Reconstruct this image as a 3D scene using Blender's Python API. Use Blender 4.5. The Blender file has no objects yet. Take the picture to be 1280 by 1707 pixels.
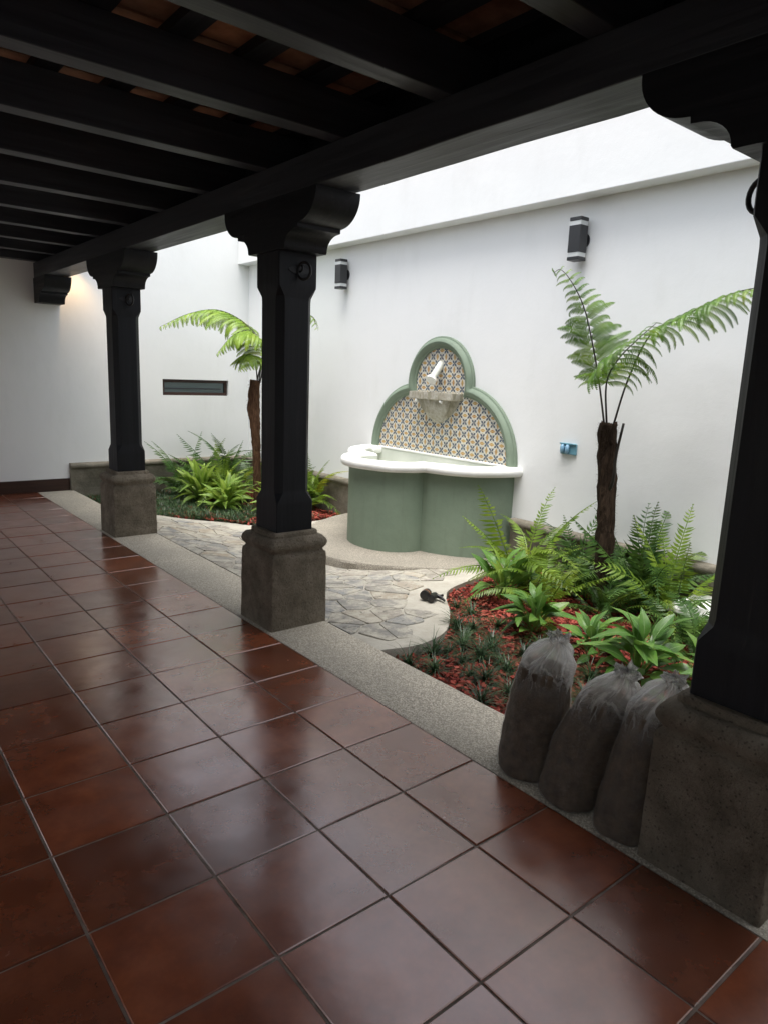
import bpy, math, random
from mathutils import Vector, Matrix, noise as mnoise
R = math.radians
PI = math.pi
random.seed(11)
S = bpy.context.scene
COL = S.collection

# ------------------------------------------------------------------ camera
cam_d = bpy.data.cameras.new('camera')
cam_d.sensor_fit = 'VERTICAL'
cam_d.sensor_height = 24.0
cam_d.lens = 16.2857
cam_d.clip_start = 0.05
cam_d.clip_end = 500
cam = bpy.data.objects.new('camera', cam_d)
COL.objects.link(cam)
rx = Vector((0.77855, -0.62640, 0.03836))
up = Vector((0.09188, 0.17423, 0.98041))
fw = Vector((0.62082, 0.75978, -0.19320))
m = Matrix.Identity(4)
for i in range(3):
    m[i][0] = rx[i]; m[i][1] = up[i]; m[i][2] = -fw[i]
m[2][3] = 1.6
cam.matrix_world = m
S.camera = cam

# ------------------------------------------------------------------ sky, sun, exposure (bright overcast)
W = bpy.data.worlds.new('World')
S.world = W
W.use_nodes = True
wn = W.node_tree
bg = wn.nodes['Background']
sky = wn.nodes.new('ShaderNodeTexSky')
sky.sky_type = 'NISHITA'
sky.sun_disc = False
SUN_EL, SUN_AZ = 78.0, 236.0            # azimuth measured clockwise from +Y
sky.sun_elevation = R(SUN_EL)
sky.sun_rotation = R(SUN_AZ)
sky.air_density = 1.2
sky.dust_density = 5.0
hs = wn.nodes.new('ShaderNodeHueSaturation')
hs.inputs['Saturation'].default_value = 0.42
wn.links.new(sky.outputs[0], hs.inputs['Color'])
wn.links.new(hs.outputs[0], bg.inputs[0])
bg.inputs[1].default_value = 0.13
sd = bpy.data.lights.new('sun', 'SUN')
sd.energy = 1.5
sd.angle = R(45)
sd.color = (1.0, 0.985, 0.96)
sun = bpy.data.objects.new('sun', sd)
COL.objects.link(sun)
to_sun = Vector((math.sin(R(SUN_AZ)) * math.cos(R(SUN_EL)), math.cos(R(SUN_AZ)) * math.cos(R(SUN_EL)), math.sin(R(SUN_EL))))
sun.rotation_euler = to_sun.to_track_quat('Z', 'Y').to_euler()
sun.location = (0, 0, 12)
S.view_settings.view_transform = 'Standard'
S.view_settings.look = 'None'
S.view_settings.gamma = 1.0
S.view_settings.use_curve_mapping = False
S.view_settings.exposure = 1.42
S.render.engine = 'CYCLES'
S.cycles.use_denoising = True
S.cycles.max_bounces = 10
S.cycles.diffuse_bounces = 6
S.cycles.transparent_max_bounces = 16
S.cycles.sample_clamp_indirect = 6.0
S.cycles.caustics_reflective = False
S.cycles.caustics_refractive = False

# ------------------------------------------------------------------ node helpers
class X:
    """a float socket with arithmetic"""
    def __init__(s, t, k): s.t = t; s.k = k
    def op(s, o, other=None, third=None):
        n = s.t.nodes.new('ShaderNodeMath'); n.operation = o
        for i, q in enumerate((s, other, third)):
            if q is None: continue
            if isinstance(q, X): s.t.links.new(q.k, n.inputs[i])
            else: n.inputs[i].default_value = q
        return X(s.t, n.outputs[0])
    def __add__(s, o): return s.op('ADD', o)
    def __sub__(s, o): return s.op('SUBTRACT', o)
    def __mul__(s, o): return s.op('MULTIPLY', o)
    def __truediv__(s, o): return s.op('DIVIDE', o)
    def lt(s, o): return s.op('LESS_THAN', o)
    def gt(s, o): return s.op('GREATER_THAN', o)
    def abs(s): return s.op('ABSOLUTE')
    def mn(s, o): return s.op('MINIMUM', o)
    def mx(s, o): return s.op('MAXIMUM', o)

class Mat:
    def __init__(s, name, rough=0.6, spec=0.5):
        s.m = bpy.data.materials.new(name); s.m.use_nodes = True
        s.t = s.m.node_tree
        s.b = s.t.nodes['Principled BSDF']
        s.out = s.t.nodes['Material Output']
        s.b.inputs['Roughness'].default_value = rough
        s.b.inputs['Specular IOR Level'].default_value = spec
    def n(s, kind, **kw):
        q = s.t.nodes.new(kind)
        for k, v in kw.items(): setattr(q, k, v)
        return q
    def l(s, a, b): s.t.links.new(a, b)
    def pos(s, rnd=0.0):
        g = s.n('ShaderNodeNewGeometry').outputs['Position']
        if rnd:
            oi = s.n('ShaderNodeObjectInfo')
            v = s.n('ShaderNodeVectorMath', operation='MULTIPLY_ADD')
            cx = s.n('ShaderNodeCombineXYZ')
            mm = X(s.t, oi.outputs['Random']) * rnd
            s.l(mm.k, cx.inputs[0]); s.l(mm.k, cx.inputs[1]); s.l(mm.k, cx.inputs[2])
            v = s.n('ShaderNodeVectorMath', operation='ADD')
            s.l(g, v.inputs[0]); s.l(cx.outputs[0], v.inputs[1])
            return v.outputs[0]
        return g
    def local(s): return s.n('ShaderNodeTexCoord').outputs['Object']
    def scaled(s, vec, sc):
        v = s.n('ShaderNodeMapping'); v.inputs['Scale'].default_value = sc
        s.l(vec, v.inputs['Vector']); return v.outputs[0]
    def noise(s, vec, scale, detail=4, rough=0.55, dist=0.0):
        q = s.n('ShaderNodeTexNoise'); q.inputs['Scale'].default_value = scale
        q.inputs['Detail'].default_value = detail; q.inputs['Roughness'].default_value = rough
        q.inputs['Distortion'].default_value = dist
        s.l(vec, q.inputs['Vector']); return q.outputs['Fac']
    def voro(s, vec, scale, feature='F1', out='Distance'):
        q = s.n('ShaderNodeTexVoronoi', feature=feature); q.inputs['Scale'].default_value = scale
        s.l(vec, q.inputs['Vector']); return q.outputs[out]
    def ramp(s, fac, stops):
        q = s.n('ShaderNodeValToRGB'); e = q.color_ramp.elements
        while len(e) < len(stops): e.new(0.5)
        for i, (p, c) in enumerate(stops):
            e[i].position = p
            e[i].color = (c, c, c, 1) if isinstance(c, (int, float)) else (c[0], c[1], c[2], 1)
        s.l(fac, q.inputs[0]); return q.outputs[0]
    def mix(s, fac, a, b, mode='MIX'):
        q = s.n('ShaderNodeMix', data_type='RGBA', blend_type=mode)
        if isinstance(fac, (int, float)): q.inputs[0].default_value = fac
        else: s.l(fac, q.inputs[0])
        for i, c in ((6, a), (7, b)):
            if isinstance(c, tuple): q.inputs[i].default_value = (c[0], c[1], c[2], 1)
            else: s.l(c, q.inputs[i])
        return q.outputs[2]
    def color(s, c):
        if isinstance(c, tuple): s.b.inputs['Base Color'].default_value = (c[0], c[1], c[2], 1)
        else: s.l(c, s.b.inputs['Base Color'])
    def rough(s, k): s.l(k, s.b.inputs['Roughness'])
    def bump(s, h, strength=0.4, dist=0.01):
        q = s.n('ShaderNodeBump'); q.inputs['Strength'].default_value = strength
        q.inputs['Distance'].default_value = dist
        s.l(h, q.inputs['Height'])
        if s.b.inputs['Normal'].is_linked: s.l(s.b.inputs['Normal'].links[0].from_socket, q.inputs['Normal'])
        s.l(q.outputs[0], s.b.inputs['Normal'])
    def rnd(s): return s.n('ShaderNodeObjectInfo').outputs['Random']

# ------------------------------------------------------------------ materials
M = {}
def mk():
    # terracotta floor tile
    a = Mat('floor_tile', 0.3, 0.5); a.b.inputs['IOR'].default_value = 2.3; p = a.pos(7.0)
    n1 = a.noise(p, 5.5, 7, 0.62, 0.1)
    n2 = a.noise(p, 38, 5, 0.6)
    c = a.ramp(n1, [(0.25, (0.105, 0.028, 0.012)), (0.5, (0.19, 0.053, 0.023)), (0.78, (0.29, 0.090, 0.040))])
    c = a.mix(a.ramp(n2, [(0.2, 0.0), (0.9, 0.32)]), c, (0.075, 0.032, 0.02))
    c = a.mix(0.75, c, a.ramp(a.rnd(), [(0, (0.60, 0.60, 0.62)), (1, (1.3, 1.15, 1.0))]), 'MULTIPLY')
    a.color(c)
    a.rough(a.ramp(a.noise(p, 6, 4, 0.5), [(0.25, 0.15), (0.75, 0.29)]))
    a.b.inputs['Specular Tint'].default_value = (1.0, 0.90, 0.85, 1)
    a.bump(a.noise(p, 16, 3, 0.5), 0.09, 0.004)
    M['floor_tile'] = a.m
    a = Mat('grout', 0.85, 0.3); p = a.pos()
    a.color(a.ramp(a.noise(p, 14, 5), [(0.3, (0.13, 0.10, 0.08)), (0.7, (0.27, 0.225, 0.185))]))
    a.bump(a.noise(p, 120, 3), 0.4, 0.003); M['grout'] = a.m
    # washed pebble concrete strip and step
    for nm, k in (('pebble', 2.35), ('pebble_pale', 1.5)):
        a = Mat(nm, 0.8, 0.3); p = a.pos()
        v = a.voro(p, 165, 'F1', 'Color'); d = a.voro(p, 165)
        bw = a.n('ShaderNodeRGBToBW'); a.l(v, bw.inputs[0])
        c = a.ramp(bw.outputs[0], [(0.15, (0.11 * k, 0.098 * k, 0.078 * k)), (0.45, (0.19 * k, 0.172 * k, 0.138 * k)), (0.8, (0.28 * k, 0.255 * k, 0.21 * k))])
        c = a.mix(a.ramp(d, [(0.45, 0.0), (0.75, 0.7)]), c, (0.11 * k, 0.1 * k, 0.085 * k))
        c = a.mix(a.ramp(a.noise(p, 2.3, 5, 0.6), [(0.35, 0.45), (0.65, 0.0)]), c, (0.13 * k, 0.12 * k, 0.10 * k))
        a.color(c); a.bump(d, -0.6, 0.005); a.bump(a.noise(p, 30, 4), 0.3, 0.006); M[nm] = a.m
    # cut volcanic stone
    a = Mat('plinth_stone', 0.9, 0.2); p = a.pos(3.0)
    c = a.ramp(a.noise(p, 7, 8, 0.7), [(0.28, (0.13, 0.108, 0.078)), (0.5, (0.235, 0.20, 0.15)), (0.75, (0.36, 0.315, 0.245))])
    c = a.mix(a.ramp(a.voro(p, 55), [(0.08, 0.65), (0.28, 0.0)]), c, (0.04, 0.034, 0.027))
    a.color(c); a.bump(a.noise(p, 30, 7, 0.75, 0.5), 1.0, 0.03); a.bump(a.noise(a.scaled(p, (1, 1, 0.55)), 75, 4, 0.6, 1.2), 1.0, 0.014)
    M['plinth_stone'] = a.m
    a = Mat('dado_stone', 0.9, 0.2); p = a.pos()
    c = a.ramp(a.noise(p, 6, 8, 0.7), [(0.28, (0.12, 0.105, 0.08)), (0.5, (0.21, 0.19, 0.15)), (0.75, (0.31, 0.285, 0.235))])
    c = a.mix(a.ramp(a.noise(a.scaled(p, (1, 1, 2.5)), 3.0, 5), [(0.45, 0.0), (0.7, 0.6)]), c, (0.09, 0.085, 0.065))
    a.color(c); a.bump(a.noise(p, 40, 6, 0.7), 0.8, 0.01); M['dado_stone'] = a.m
    # near-black stained timber
    for nm, sc, kk in (('wood_x', (1.2, 26, 26), 3.0), ('wood_y', (26, 1.2, 26), 1.0), ('wood_beam', (26, 1.2, 26), 2.0), ('wood_z', (26, 26, 1.2), 1.0)):  # joists and beam use paler copies, raised to show their lit undersides
        a = Mat(nm, 0.42, 0.45 if kk > 1.5 else 0.2); p = a.scaled(a.pos(2.0), sc)
        g = a.noise(p, 1.0, 6, 0.6, 0.5)
        k = kk; c = a.ramp(g, [(0.3, (0.0050 * k, 0.0056 * k, 0.0072 * k)), (0.6, (0.0105 * k, 0.0115 * k, 0.0142 * k)), (0.8, (0.02 * k, 0.02 * k, 0.021 * k))])
        c = a.mix(a.ramp(a.noise(a.scaled(a.pos(2.0), tuple(q * 0.6 for q in sc)), 1.7, 7, 0.72), [(0.60, 0.0), (0.74, 0.55)]), c, (0.045, 0.042, 0.038))
        a.color(c); a.rough(a.ramp(g, [(0.3, 0.40), (0.7, 0.58)])); a.bump(g, 0.35, 0.006); M[nm] = a.m
    a = Mat('wood_brown', 0.45, 0.4); p = a.scaled(a.pos(), (2, 2, 40))
    a.color(a.ramp(a.noise(p, 1, 5), [(0.3, (0.022, 0.009, 0.006)), (0.7, (0.05, 0.021, 0.013))])); M['wood_brown'] = a.m
    # lime-white wall
    a = Mat('white_wall', 0.75, 0.25); p = a.pos()
    c = a.ramp(a.noise(p, 0.9, 5, 0.6), [(0.3, (0.76, 0.775, 0.775)), (0.7, (0.80, 0.81, 0.805))])
    c = a.mix(a.ramp(a.noise(a.scaled(p, (1.5, 1.5, 0.5)), 2.4, 7, 0.68), [(0.52, 0.0), (0.8, 0.28)]), c, (0.62, 0.63, 0.61))
    a.color(c)
    a.bump(a.noise(p, 3.5, 6, 0.6), 0.25, 0.018); a.bump(a.noise(p, 90, 3), 0.12, 0.003); M['white_wall'] = a.m
    # painted masonry of the fountain
    a = Mat('green_paint', 0.6, 0.35); p = a.pos()
    c = a.ramp(a.noise(p, 2.2, 6, 0.62), [(0.3, (0.155, 0.205, 0.150)), (0.7, (0.195, 0.250, 0.185))])
    c = a.mix(a.ramp(a.noise(p, 17, 5, 0.6), [(0.5, 0.0), (0.8, 0.3)]), c, (0.14, 0.18, 0.13))
    c = a.mix(a.ramp(a.noise(a.scaled(p, (14, 14, 1.3)), 1.0, 5, 0.6), [(0.55, 0.0), (0.75, 0.4)]), c, (0.125, 0.155, 0.11))
    a.color(c); a.bump(a.noise(p, 5, 5), 0.4, 0.02); a.bump(a.noise(p, 70, 3), 0.2, 0.004); M['green_paint'] = a.m
    a = Mat('white_paint', 0.5, 0.4); p = a.pos()
    a.color(a.ramp(a.noise(p, 4, 6, 0.65), [(0.3, (0.74, 0.74, 0.71)), (0.6, (0.83, 0.83, 0.81))]))
    a.bump(a.noise(p, 9, 5), 0.3, 0.012); M['white_paint'] = a.m
    a = Mat('lining', 0.55, 0.35); p = a.pos(); a.color(a.ramp(a.noise(p, 3, 5), [(0.3, (0.52, 0.55, 0.49)), (0.7, (0.64, 0.66, 0.60))])); M['lining'] = a.m  # greyed to put the shade of the white basin interior into its colour
    a = Mat('tile_grout', 0.8); a.color((0.48, 0.45, 0.38)); M['tile_grout'] = a.m
    # glazed decorated tile, pattern in the tile's own coordinates
    a = Mat('glazed_tile', 0.25, 0.5)
    sp = a.n('ShaderNodeSeparateXYZ'); a.l(a.local(), sp.inputs[0])
    u = X(a.t, sp.outputs[1]) / 0.125; v = X(a.t, sp.outputs[2]) / 0.125
    A, B = u.abs(), v.abs()
    d = ((A + B) - 0.5).abs() * 0.7071
    s_ = (B - A) + 0.5
    wv = (s_ * (2 * PI)).op('SINE').abs()
    leaf = d.lt(wv * 0.080) * d.gt(0.010)
    line = d.lt(0.009)
    wide = ((A / 0.31) + (B / 0.145)).lt(1.0)
    tall = (((A * -1.0 + 0.5) / 0.145) + ((B * -1.0 + 0.5) / 0.31)).lt(1.0)
    rib = (wide * B.lt(0.016)).mx(tall * (A * -1.0 + 0.5).lt(0.016))
    dot = ((A - 0.0).op('POWER', 2.0) + (B - 0.27).op('POWER', 2.0)).lt(0.0009).mx((((A - 0.5).op('POWER', 2.0)) + (B - 0.0).op('POWER', 2.0)).lt(0.0012))
    pn = a.noise(a.pos(), 25, 3)
    c = a.mix(pn, (0.55, 0.53, 0.455), (0.66, 0.64, 0.56))
    c = a.mix(line.k, c, (0.36, 0.36, 0.34))
    c = a.mix(leaf.k, c, a.ramp(a.noise(a.pos(), 11, 3), [(0.35, (0.012, 0.02, 0.055)), (0.7, (0.035, 0.085, 0.15))]))
    c = a.mix(wide.mx(tall).k, c, a.ramp(a.noise(a.pos(), 13, 3), [(0.35, (0.42, 0.225, 0.075)), (0.7, (0.52, 0.345, 0.12))]))
    c = a.mix((rib * 0.75).k, c, (0.62, 0.52, 0.30))
    c = a.mix(dot.k, c, (0.02, 0.035, 0.07))
    c = a.mix(0.5, c, a.ramp(a.rnd(), [(0, 0.82), (1, 1.08)]), 'MULTIPLY')
    a.color(c); a.bump(a.noise(a.pos(4.0), 12, 3), 0.15, 0.006); M['glazed_tile'] = a.m
    # carved wall bowl
    a = Mat('bowl_stone', 0.9, 0.2); p = a.pos()
    sz = a.n('ShaderNodeSeparateXYZ'); a.l(p, sz.inputs[0])
    c = a.ramp(a.noise(p, 40, 6, 0.7), [(0.3, (0.28, 0.265, 0.22)), (0.7, (0.50, 0.475, 0.41))])
    c = a.mix(a.ramp(a.noise(a.scaled(p, (2, 2, .6)), 9, 5), [(0.42, 0.0), (0.65, 0.65)]), c, (0.17, 0.15, 0.08))
    a.color(c); a.bump(a.noise(p, 130, 4), 0.6, 0.005); M['bowl_stone'] = a.m
    # flagstones and mortar
    a = Mat('flagstone', 0.75, 0.35); p = a.pos(5.0); w_ = a.pos()
    c = a.ramp(a.rnd(), [(0.0, (0.165, 0.175, 0.19)), (0.25, (0.27, 0.25, 0.21)), (0.5, (0.20, 0.195, 0.185)), (0.75, (0.36, 0.29, 0.20)), (1.0, (0.19, 0.215, 0.235))])
    c = a.mix(a.ramp(a.noise(a.scaled(p, (3, 7, 3)), 4, 7, 0.68, 0.8), [(0.35, 0.0), (0.7, 0.75)]), c, (0.33, 0.315, 0.275))
    c = a.mix(a.ramp(a.noise(w_, 7, 6, 0.7), [(0.44, 0.0), (0.58, 0.9)]), c, (0.45, 0.42, 0.35))
    c = a.mix(a.ramp(a.noise(a.scaled(w_, (6, 13, 6)), 1.6, 6, 0.7, 1.0), [(0.57, 0.0), (0.66, 0.75)]), c, (0.085, 0.078, 0.065))
    a.color(c); a.bump(a.noise(a.scaled(p, (2, 4, 2)), 8, 7, 0.7, 0.8), 1.0, 0.018); a.bump(a.noise(p, 60, 4), 0.3, 0.004)
    M['flagstone'] = a.m
    a = Mat('mortar', 0.85, 0.25); p = a.pos()
    c = a.ramp(a.noise(p, 4.5, 7, 0.65), [(0.3, (0.32, 0.30, 0.25)), (0.7, (0.46, 0.435, 0.375))])
    c = a.mix(a.ramp(a.noise(p, 90, 4, 0.7), [(0.55, 0.0), (0.8, 0.5)]), c, (0.2, 0.185, 0.155))
    a.color(c); a.bump(a.noise(p, 22, 6, 0.65), 0.6, 0.008); M['mortar'] = a.m
    a = Mat('soil', 0.95, 0.1); p = a.pos()
    a.color(a.ramp(a.noise(p, 30, 6, 0.7), [(0.3, (0.022, 0.012, 0.009)), (0.7, (0.085, 0.032, 0.024))]))
    a.bump(a.noise(p, 45, 5), 0.9, 0.02); M['soil'] = a.m
    a = Mat('mulch', 0.85, 0.2); p = a.pos()
    c = a.ramp(a.voro(p, 28, 'F1', 'Color'), [(0.1, (0.085, 0.016, 0.012)), (0.5, (0.25, 0.045, 0.032)), (0.9, (0.40, 0.105, 0.075))])
    a.color(c); a.bump(a.noise(a.scaled(p, (1, 1, 1)), 160, 4), 0.4, 0.004); M['mulch'] = a.m
    # foliage
    def leafmat(nm, c1, c2, c3, gloss=0.4, trans=0.35, vein=None):
        a = Mat(nm, gloss, 0.4)
        p = a.pos()
        c = a.ramp(a.noise(p, 6, 3), [(0.3, c1), (0.5, c2), (0.72, c3)])
        c = a.mix(0.6, c, a.ramp(a.rnd(), [(0, (0.62, 0.66, 0.6)), (0.86, (1.25, 1.2, 1.1)), (0.94, (1.5, 1.3, 1.1)), (1.0, (2.3, 1.5, 0.9))]), 'MULTIPLY')
        if vein:
            uv = a.n('ShaderNodeUVMap').outputs[0]
            sx = a.n('ShaderNodeSeparateXYZ'); a.l(uv, sx.inputs[0])
            vv = (X(a.t, sx.outputs[1]) - 0.5).abs()
            stripe = ((X(a.t, sx.outputs[0]) * 13.0 + vv * -9.0).op('FRACT') - 0.5).abs().lt(0.10) * vv.lt(0.42)
            c = a.mix((vv.lt(0.035).mx(stripe * 0.35) * 0.6).k, c, vein)
            a.bump(stripe.mx(vv.lt(0.03)).k, 0.3, 0.003)
        a.color(c)
        tr = a.n('ShaderNodeBsdfTranslucent')
        hv = a.n('ShaderNodeHueSaturation'); hv.inputs['Value'].default_value = 1.3; hv.inputs['Hue'].default_value = 0.485
        a.l(c, hv.inputs['Color']); a.l(hv.outputs[0], tr.inputs[0])
        mx = a.n('ShaderNodeMixShader'); mx.inputs[0].default_value = trans
        a.l(a.b.outputs[0], mx.inputs[1]); a.l(tr.outputs[0], mx.inputs[2]); a.l(mx.outputs[0], a.out.inputs[0])
        M[nm] = a.m
    leafmat('fern_leaf', (0.080, 0.155, 0.018), (0.145, 0.245, 0.028), (0.25, 0.35, 0.045))
    leafmat('fern_dark', (0.028, 0.080, 0.018), (0.055, 0.125, 0.026), (0.105, 0.19, 0.036))
    leafmat('tree_fern_leaf', (0.048, 0.120, 0.014), (0.085, 0.180, 0.020), (0.14, 0.24, 0.03), 0.35, 0.35)
    leafmat('tree_fern_lime', (0.14, 0.25, 0.025), (0.20, 0.33, 0.035), (0.28, 0.41, 0.05), 0.4)
    leafmat('broad_leaf', (0.045, 0.125, 0.022), (0.080, 0.185, 0.032), (0.14, 0.25, 0.045), 0.3, 0.25, (0.20, 0.30, 0.13))
    leafmat('lime_leaf', (0.12, 0.23, 0.030), (0.19, 0.32, 0.045), (0.30, 0.42, 0.075), 0.35, 0.35, (0.4, 0.48, 0.2))
    leafmat('mondo', (0.015, 0.038, 0.014), (0.028, 0.062, 0.024), (0.06, 0.11, 0.045), 0.35, 0.15)
    a = Mat('fern_stem', 0.5, 0.4); a.color((0.018, 0.014, 0.010)); M['fern_stem'] = a.m
    a = Mat('fern_rachis', 0.5, 0.4); a.color((0.085, 0.12, 0.03)); M['fern_rachis'] = a.m
    for nm, c1, c2 in (('trunk_dark', (0.014, 0.010, 0.008), (0.095, 0.064, 0.043)), ('trunk_brown', (0.034, 0.018, 0.011), (0.20, 0.11, 0.065))):
        a = Mat(nm, 0.95, 0.1); p = a.scaled(a.pos(), (60, 60, 9))
        g = a.noise(p, 1, 6, 0.7, 0.6)
        a.color(a.ramp(g, [(0.3, c1), (0.7, c2)])); a.bump(g, 1.0, 0.03); M[nm] = a.m
    # small metals, plastics, glass
    a = Mat('black_metal', 0.4, 0.5); a.color((0.018, 0.019, 0.021)); M['black_metal'] = a.m
    a = Mat('iron', 0.55, 0.5); a.color((0.014, 0.014, 0.015)); a.b.inputs['Metallic'].default_value = 0.3; M['iron'] = a.m
    a = Mat('charcoal', 0.45, 0.4); a.color((0.035, 0.04, 0.048)); M['charcoal'] = a.m
    a = Mat('frosted', 0.35, 0.5); a.color((0.66, 0.69, 0.69)); a.b.inputs['Transmission Weight'].default_value = 0.25; M['frosted'] = a.m
    a = Mat('blue_plastic', 0.3, 0.5); a.color((0.13, 0.30, 0.38)); M['blue_plastic'] = a.m
    a = Mat('smoke_cover', 0.15, 0.5); a.color((0.20, 0.36, 0.50)); M['smoke_cover'] = a.m
    a = Mat('black_plastic', 0.3, 0.5); a.color((0.012, 0.011, 0.012)); M['black_plastic'] = a.m
    a = Mat('copper_band', 0.35, 0.5); a.color((0.30, 0.14, 0.08)); M['copper_band'] = a.m
    a = Mat('window_glass', 0.12, 0.6); a.color((0.10, 0.145, 0.15)); M['window_glass'] = a.m
    a = Mat('clay', 0.85, 0.25); p = a.pos(3.0)
    c = a.ramp(a.noise(p, 9, 5), [(0.3, (0.18, 0.088, 0.055)), (0.7, (0.36, 0.19, 0.12))])
    c = a.mix(0.7, c, a.ramp(a.rnd(), [(0, (0.55, 0.6, 0.62)), (1, (1.35, 1.2, 1.05))]), 'MULTIPLY'); a.color(c)
    a.bump(a.noise(p, 50, 4), 0.4, 0.004); M['clay'] = a.m
    a = Mat('concrete', 0.9, 0.2); p = a.pos()
    a.color(a.ramp(a.noise(p, 12, 6), [(0.3, (0.17, 0.16, 0.135)), (0.7, (0.28, 0.26, 0.22))])); a.bump(a.noise(p, 50, 4), 0.4, 0.005); M['concrete'] = a.m
    a = Mat('bag_soil', 0.75, 0.3); p = a.pos()
    a.color(a.ramp(a.noise(p, 22, 6, 0.7), [(0.3, (0.030, 0.021, 0.013)), (0.7, (0.11, 0.078, 0.050))]))
    a.bump(a.noise(p, 70, 4), 0.5, 0.006); M['bag_soil'] = a.m
    # thin clear plastic film: layered gathers milky; bright top and pleat highlights also put into the opacity
    a = Mat('film', 0.14, 1.0); p = a.pos()
    uv = a.n('ShaderNodeUVMap').outputs[0]
    sx = a.n('ShaderNodeSeparateXYZ'); a.l(uv, sx.inputs[0])
    tt = X(a.t, sx.outputs[1])
    wr = a.noise(a.scaled(uv, (11, 4, 1)), 1.0, 4, 0.55, 0.6)
    wr2 = a.noise(a.scaled(uv, (9, 70, 1)), 1.0, 5, 0.65, 1.5)
    top = ((tt - 0.60) * 3.6).mx(0.0).mn(1.0)
    ridge = X(a.t, a.ramp(wr, [(0.43, 0.0), (0.5, 1.0), (0.57, 0.0)]))
    ridge2 = X(a.t, a.ramp(wr2, [(0.46, 0.0), (0.5, 1.0), (0.54, 0.0)]))
    al = ridge * (top * 0.50 + 0.04) + top * 0.34 + ridge2 * 0.07 + 0.03
    a.color((0.80, 0.79, 0.75))
    trl = a.n('ShaderNodeBsdfTranslucent'); trl.inputs[0].default_value = (0.85, 0.84, 0.80, 1)
    m1 = a.n('ShaderNodeMixShader'); m1.inputs[0].default_value = 0.42
    a.l(a.b.outputs[0], m1.inputs[1]); a.l(trl.outputs[0], m1.inputs[2])
    tp_ = a.n('ShaderNodeBsdfTransparent'); m2 = a.n('ShaderNodeMixShader')
    fr = a.n('ShaderNodeFresnel'); fr.inputs[0].default_value = 1.5
    a.l((al + X(a.t, fr.outputs[0]) * 0.32).mn(0.9).k, m2.inputs[0])
    a.l(tp_.outputs[0], m2.inputs[1]); a.l(m1.outputs[0], m2.inputs[2]); a.l(m2.outputs[0], a.out.inputs[0])
    a.bump(wr, 1.0, 0.022); a.bump(wr2, 1.0, 0.012)
    a.l(a.b.inputs['Normal'].links[0].from_socket, fr.inputs['Normal'])
    M['film'] = a.m
mk()

# ------------------------------------------------------------------ mesh helpers
class MB:
    def __init__(s): s.v = []; s.f = []; s.uv = None
    def quad(s, a, b, c, d):
        i = len(s.v); s.v += [tuple(a), tuple(b), tuple(c), tuple(d)]; s.f.append((i, i + 1, i + 2, i + 3))
    def box(s, x0, x1, y0, y1, z0, z1):
        i = len(s.v)
        s.v += [(x0, y0, z0), (x1, y0, z0), (x1, y1, z0), (x0, y1, z0), (x0, y0, z1), (x1, y0, z1), (x1, y1, z1), (x0, y1, z1)]
        s.f += [tuple(i + k for k in q) for q in ((3, 2, 1, 0), (4, 5, 6, 7), (0, 1, 5, 4), (1, 2, 6, 5), (2, 3, 7, 6), (3, 0, 4, 7))]
        return s
    def rings(s, rings, closed=True, cap0=True, cap1=True):
        i = len(s.v); n = len(rings[0])
        for r in rings: s.v += [tuple(q) for q in r]
        for k in range(len(rings) - 1):
            for j in range(n if closed else n - 1):
                j2 = (j + 1) % n
                s.f.append((i + k * n + j, i + k * n + j2, i + (k + 1) * n + j2, i + (k + 1) * n + j))
        if cap0: s.f.append(tuple(i + j for j in reversed(range(n))))
        if cap1: s.f.append(tuple(i + (len(rings) - 1) * n + j for j in range(n)))
        return s
    def tube(s, pts, rad, n=8, caps=True):
        pts = [Vector(p) for p in pts]
        if isinstance(rad, (int, float)): rad = [rad] * len(pts)
        rs = []; ref = None
        for k, p in enumerate(pts):
            t = (pts[min(k + 1, len(pts) - 1)] - pts[max(k - 1, 0)]).normalized()
            if ref is None: ref = Vector((0, 0, 1)) if abs(t.z) < 0.9 else Vector((1, 0, 0))
            a = t.cross(ref).normalized(); b = a.cross(t).normalized(); ref = b
            rs.append([p + (a * math.cos(2 * PI * j / n) - b * math.sin(2 * PI * j / n)) * rad[k] for j in range(n)])
        return s.rings(rs, True, caps, caps)
    def mesh(s, name, mat, smooth=False, bevel=0.0):
        me = bpy.data.meshes.new(name); me.from_pydata(s.v, [], s.f); me.update()
        if s.uv:
            ul = me.uv_layers.new(name='UVMap')
            for lp in me.loops: ul.data[lp.index].uv = s.uv[lp.vertex_index]
        if mat: me.materials.append(M[mat])
        if smooth: me.polygons.foreach_set('use_smooth', [True] * len(me.polygons))
        return me
    def obj(s, name, mat, parent=None, smooth=False, bevel=0.0, auto=None):
        me = s.mesh(name, mat, smooth or auto is not None)
        o = bpy.data.objects.new(name, me); COL.objects.link(o)
        if auto is not None:
            me.set_sharp_from_angle(angle=R(auto))
        if bevel:
            b = o.modifiers.new('bevel', 'BEVEL'); b.width = bevel; b.segments = 2; b.limit_method = 'ANGLE'; b.angle_limit = R(40)
        if parent: o.parent = parent
        return o

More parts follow.
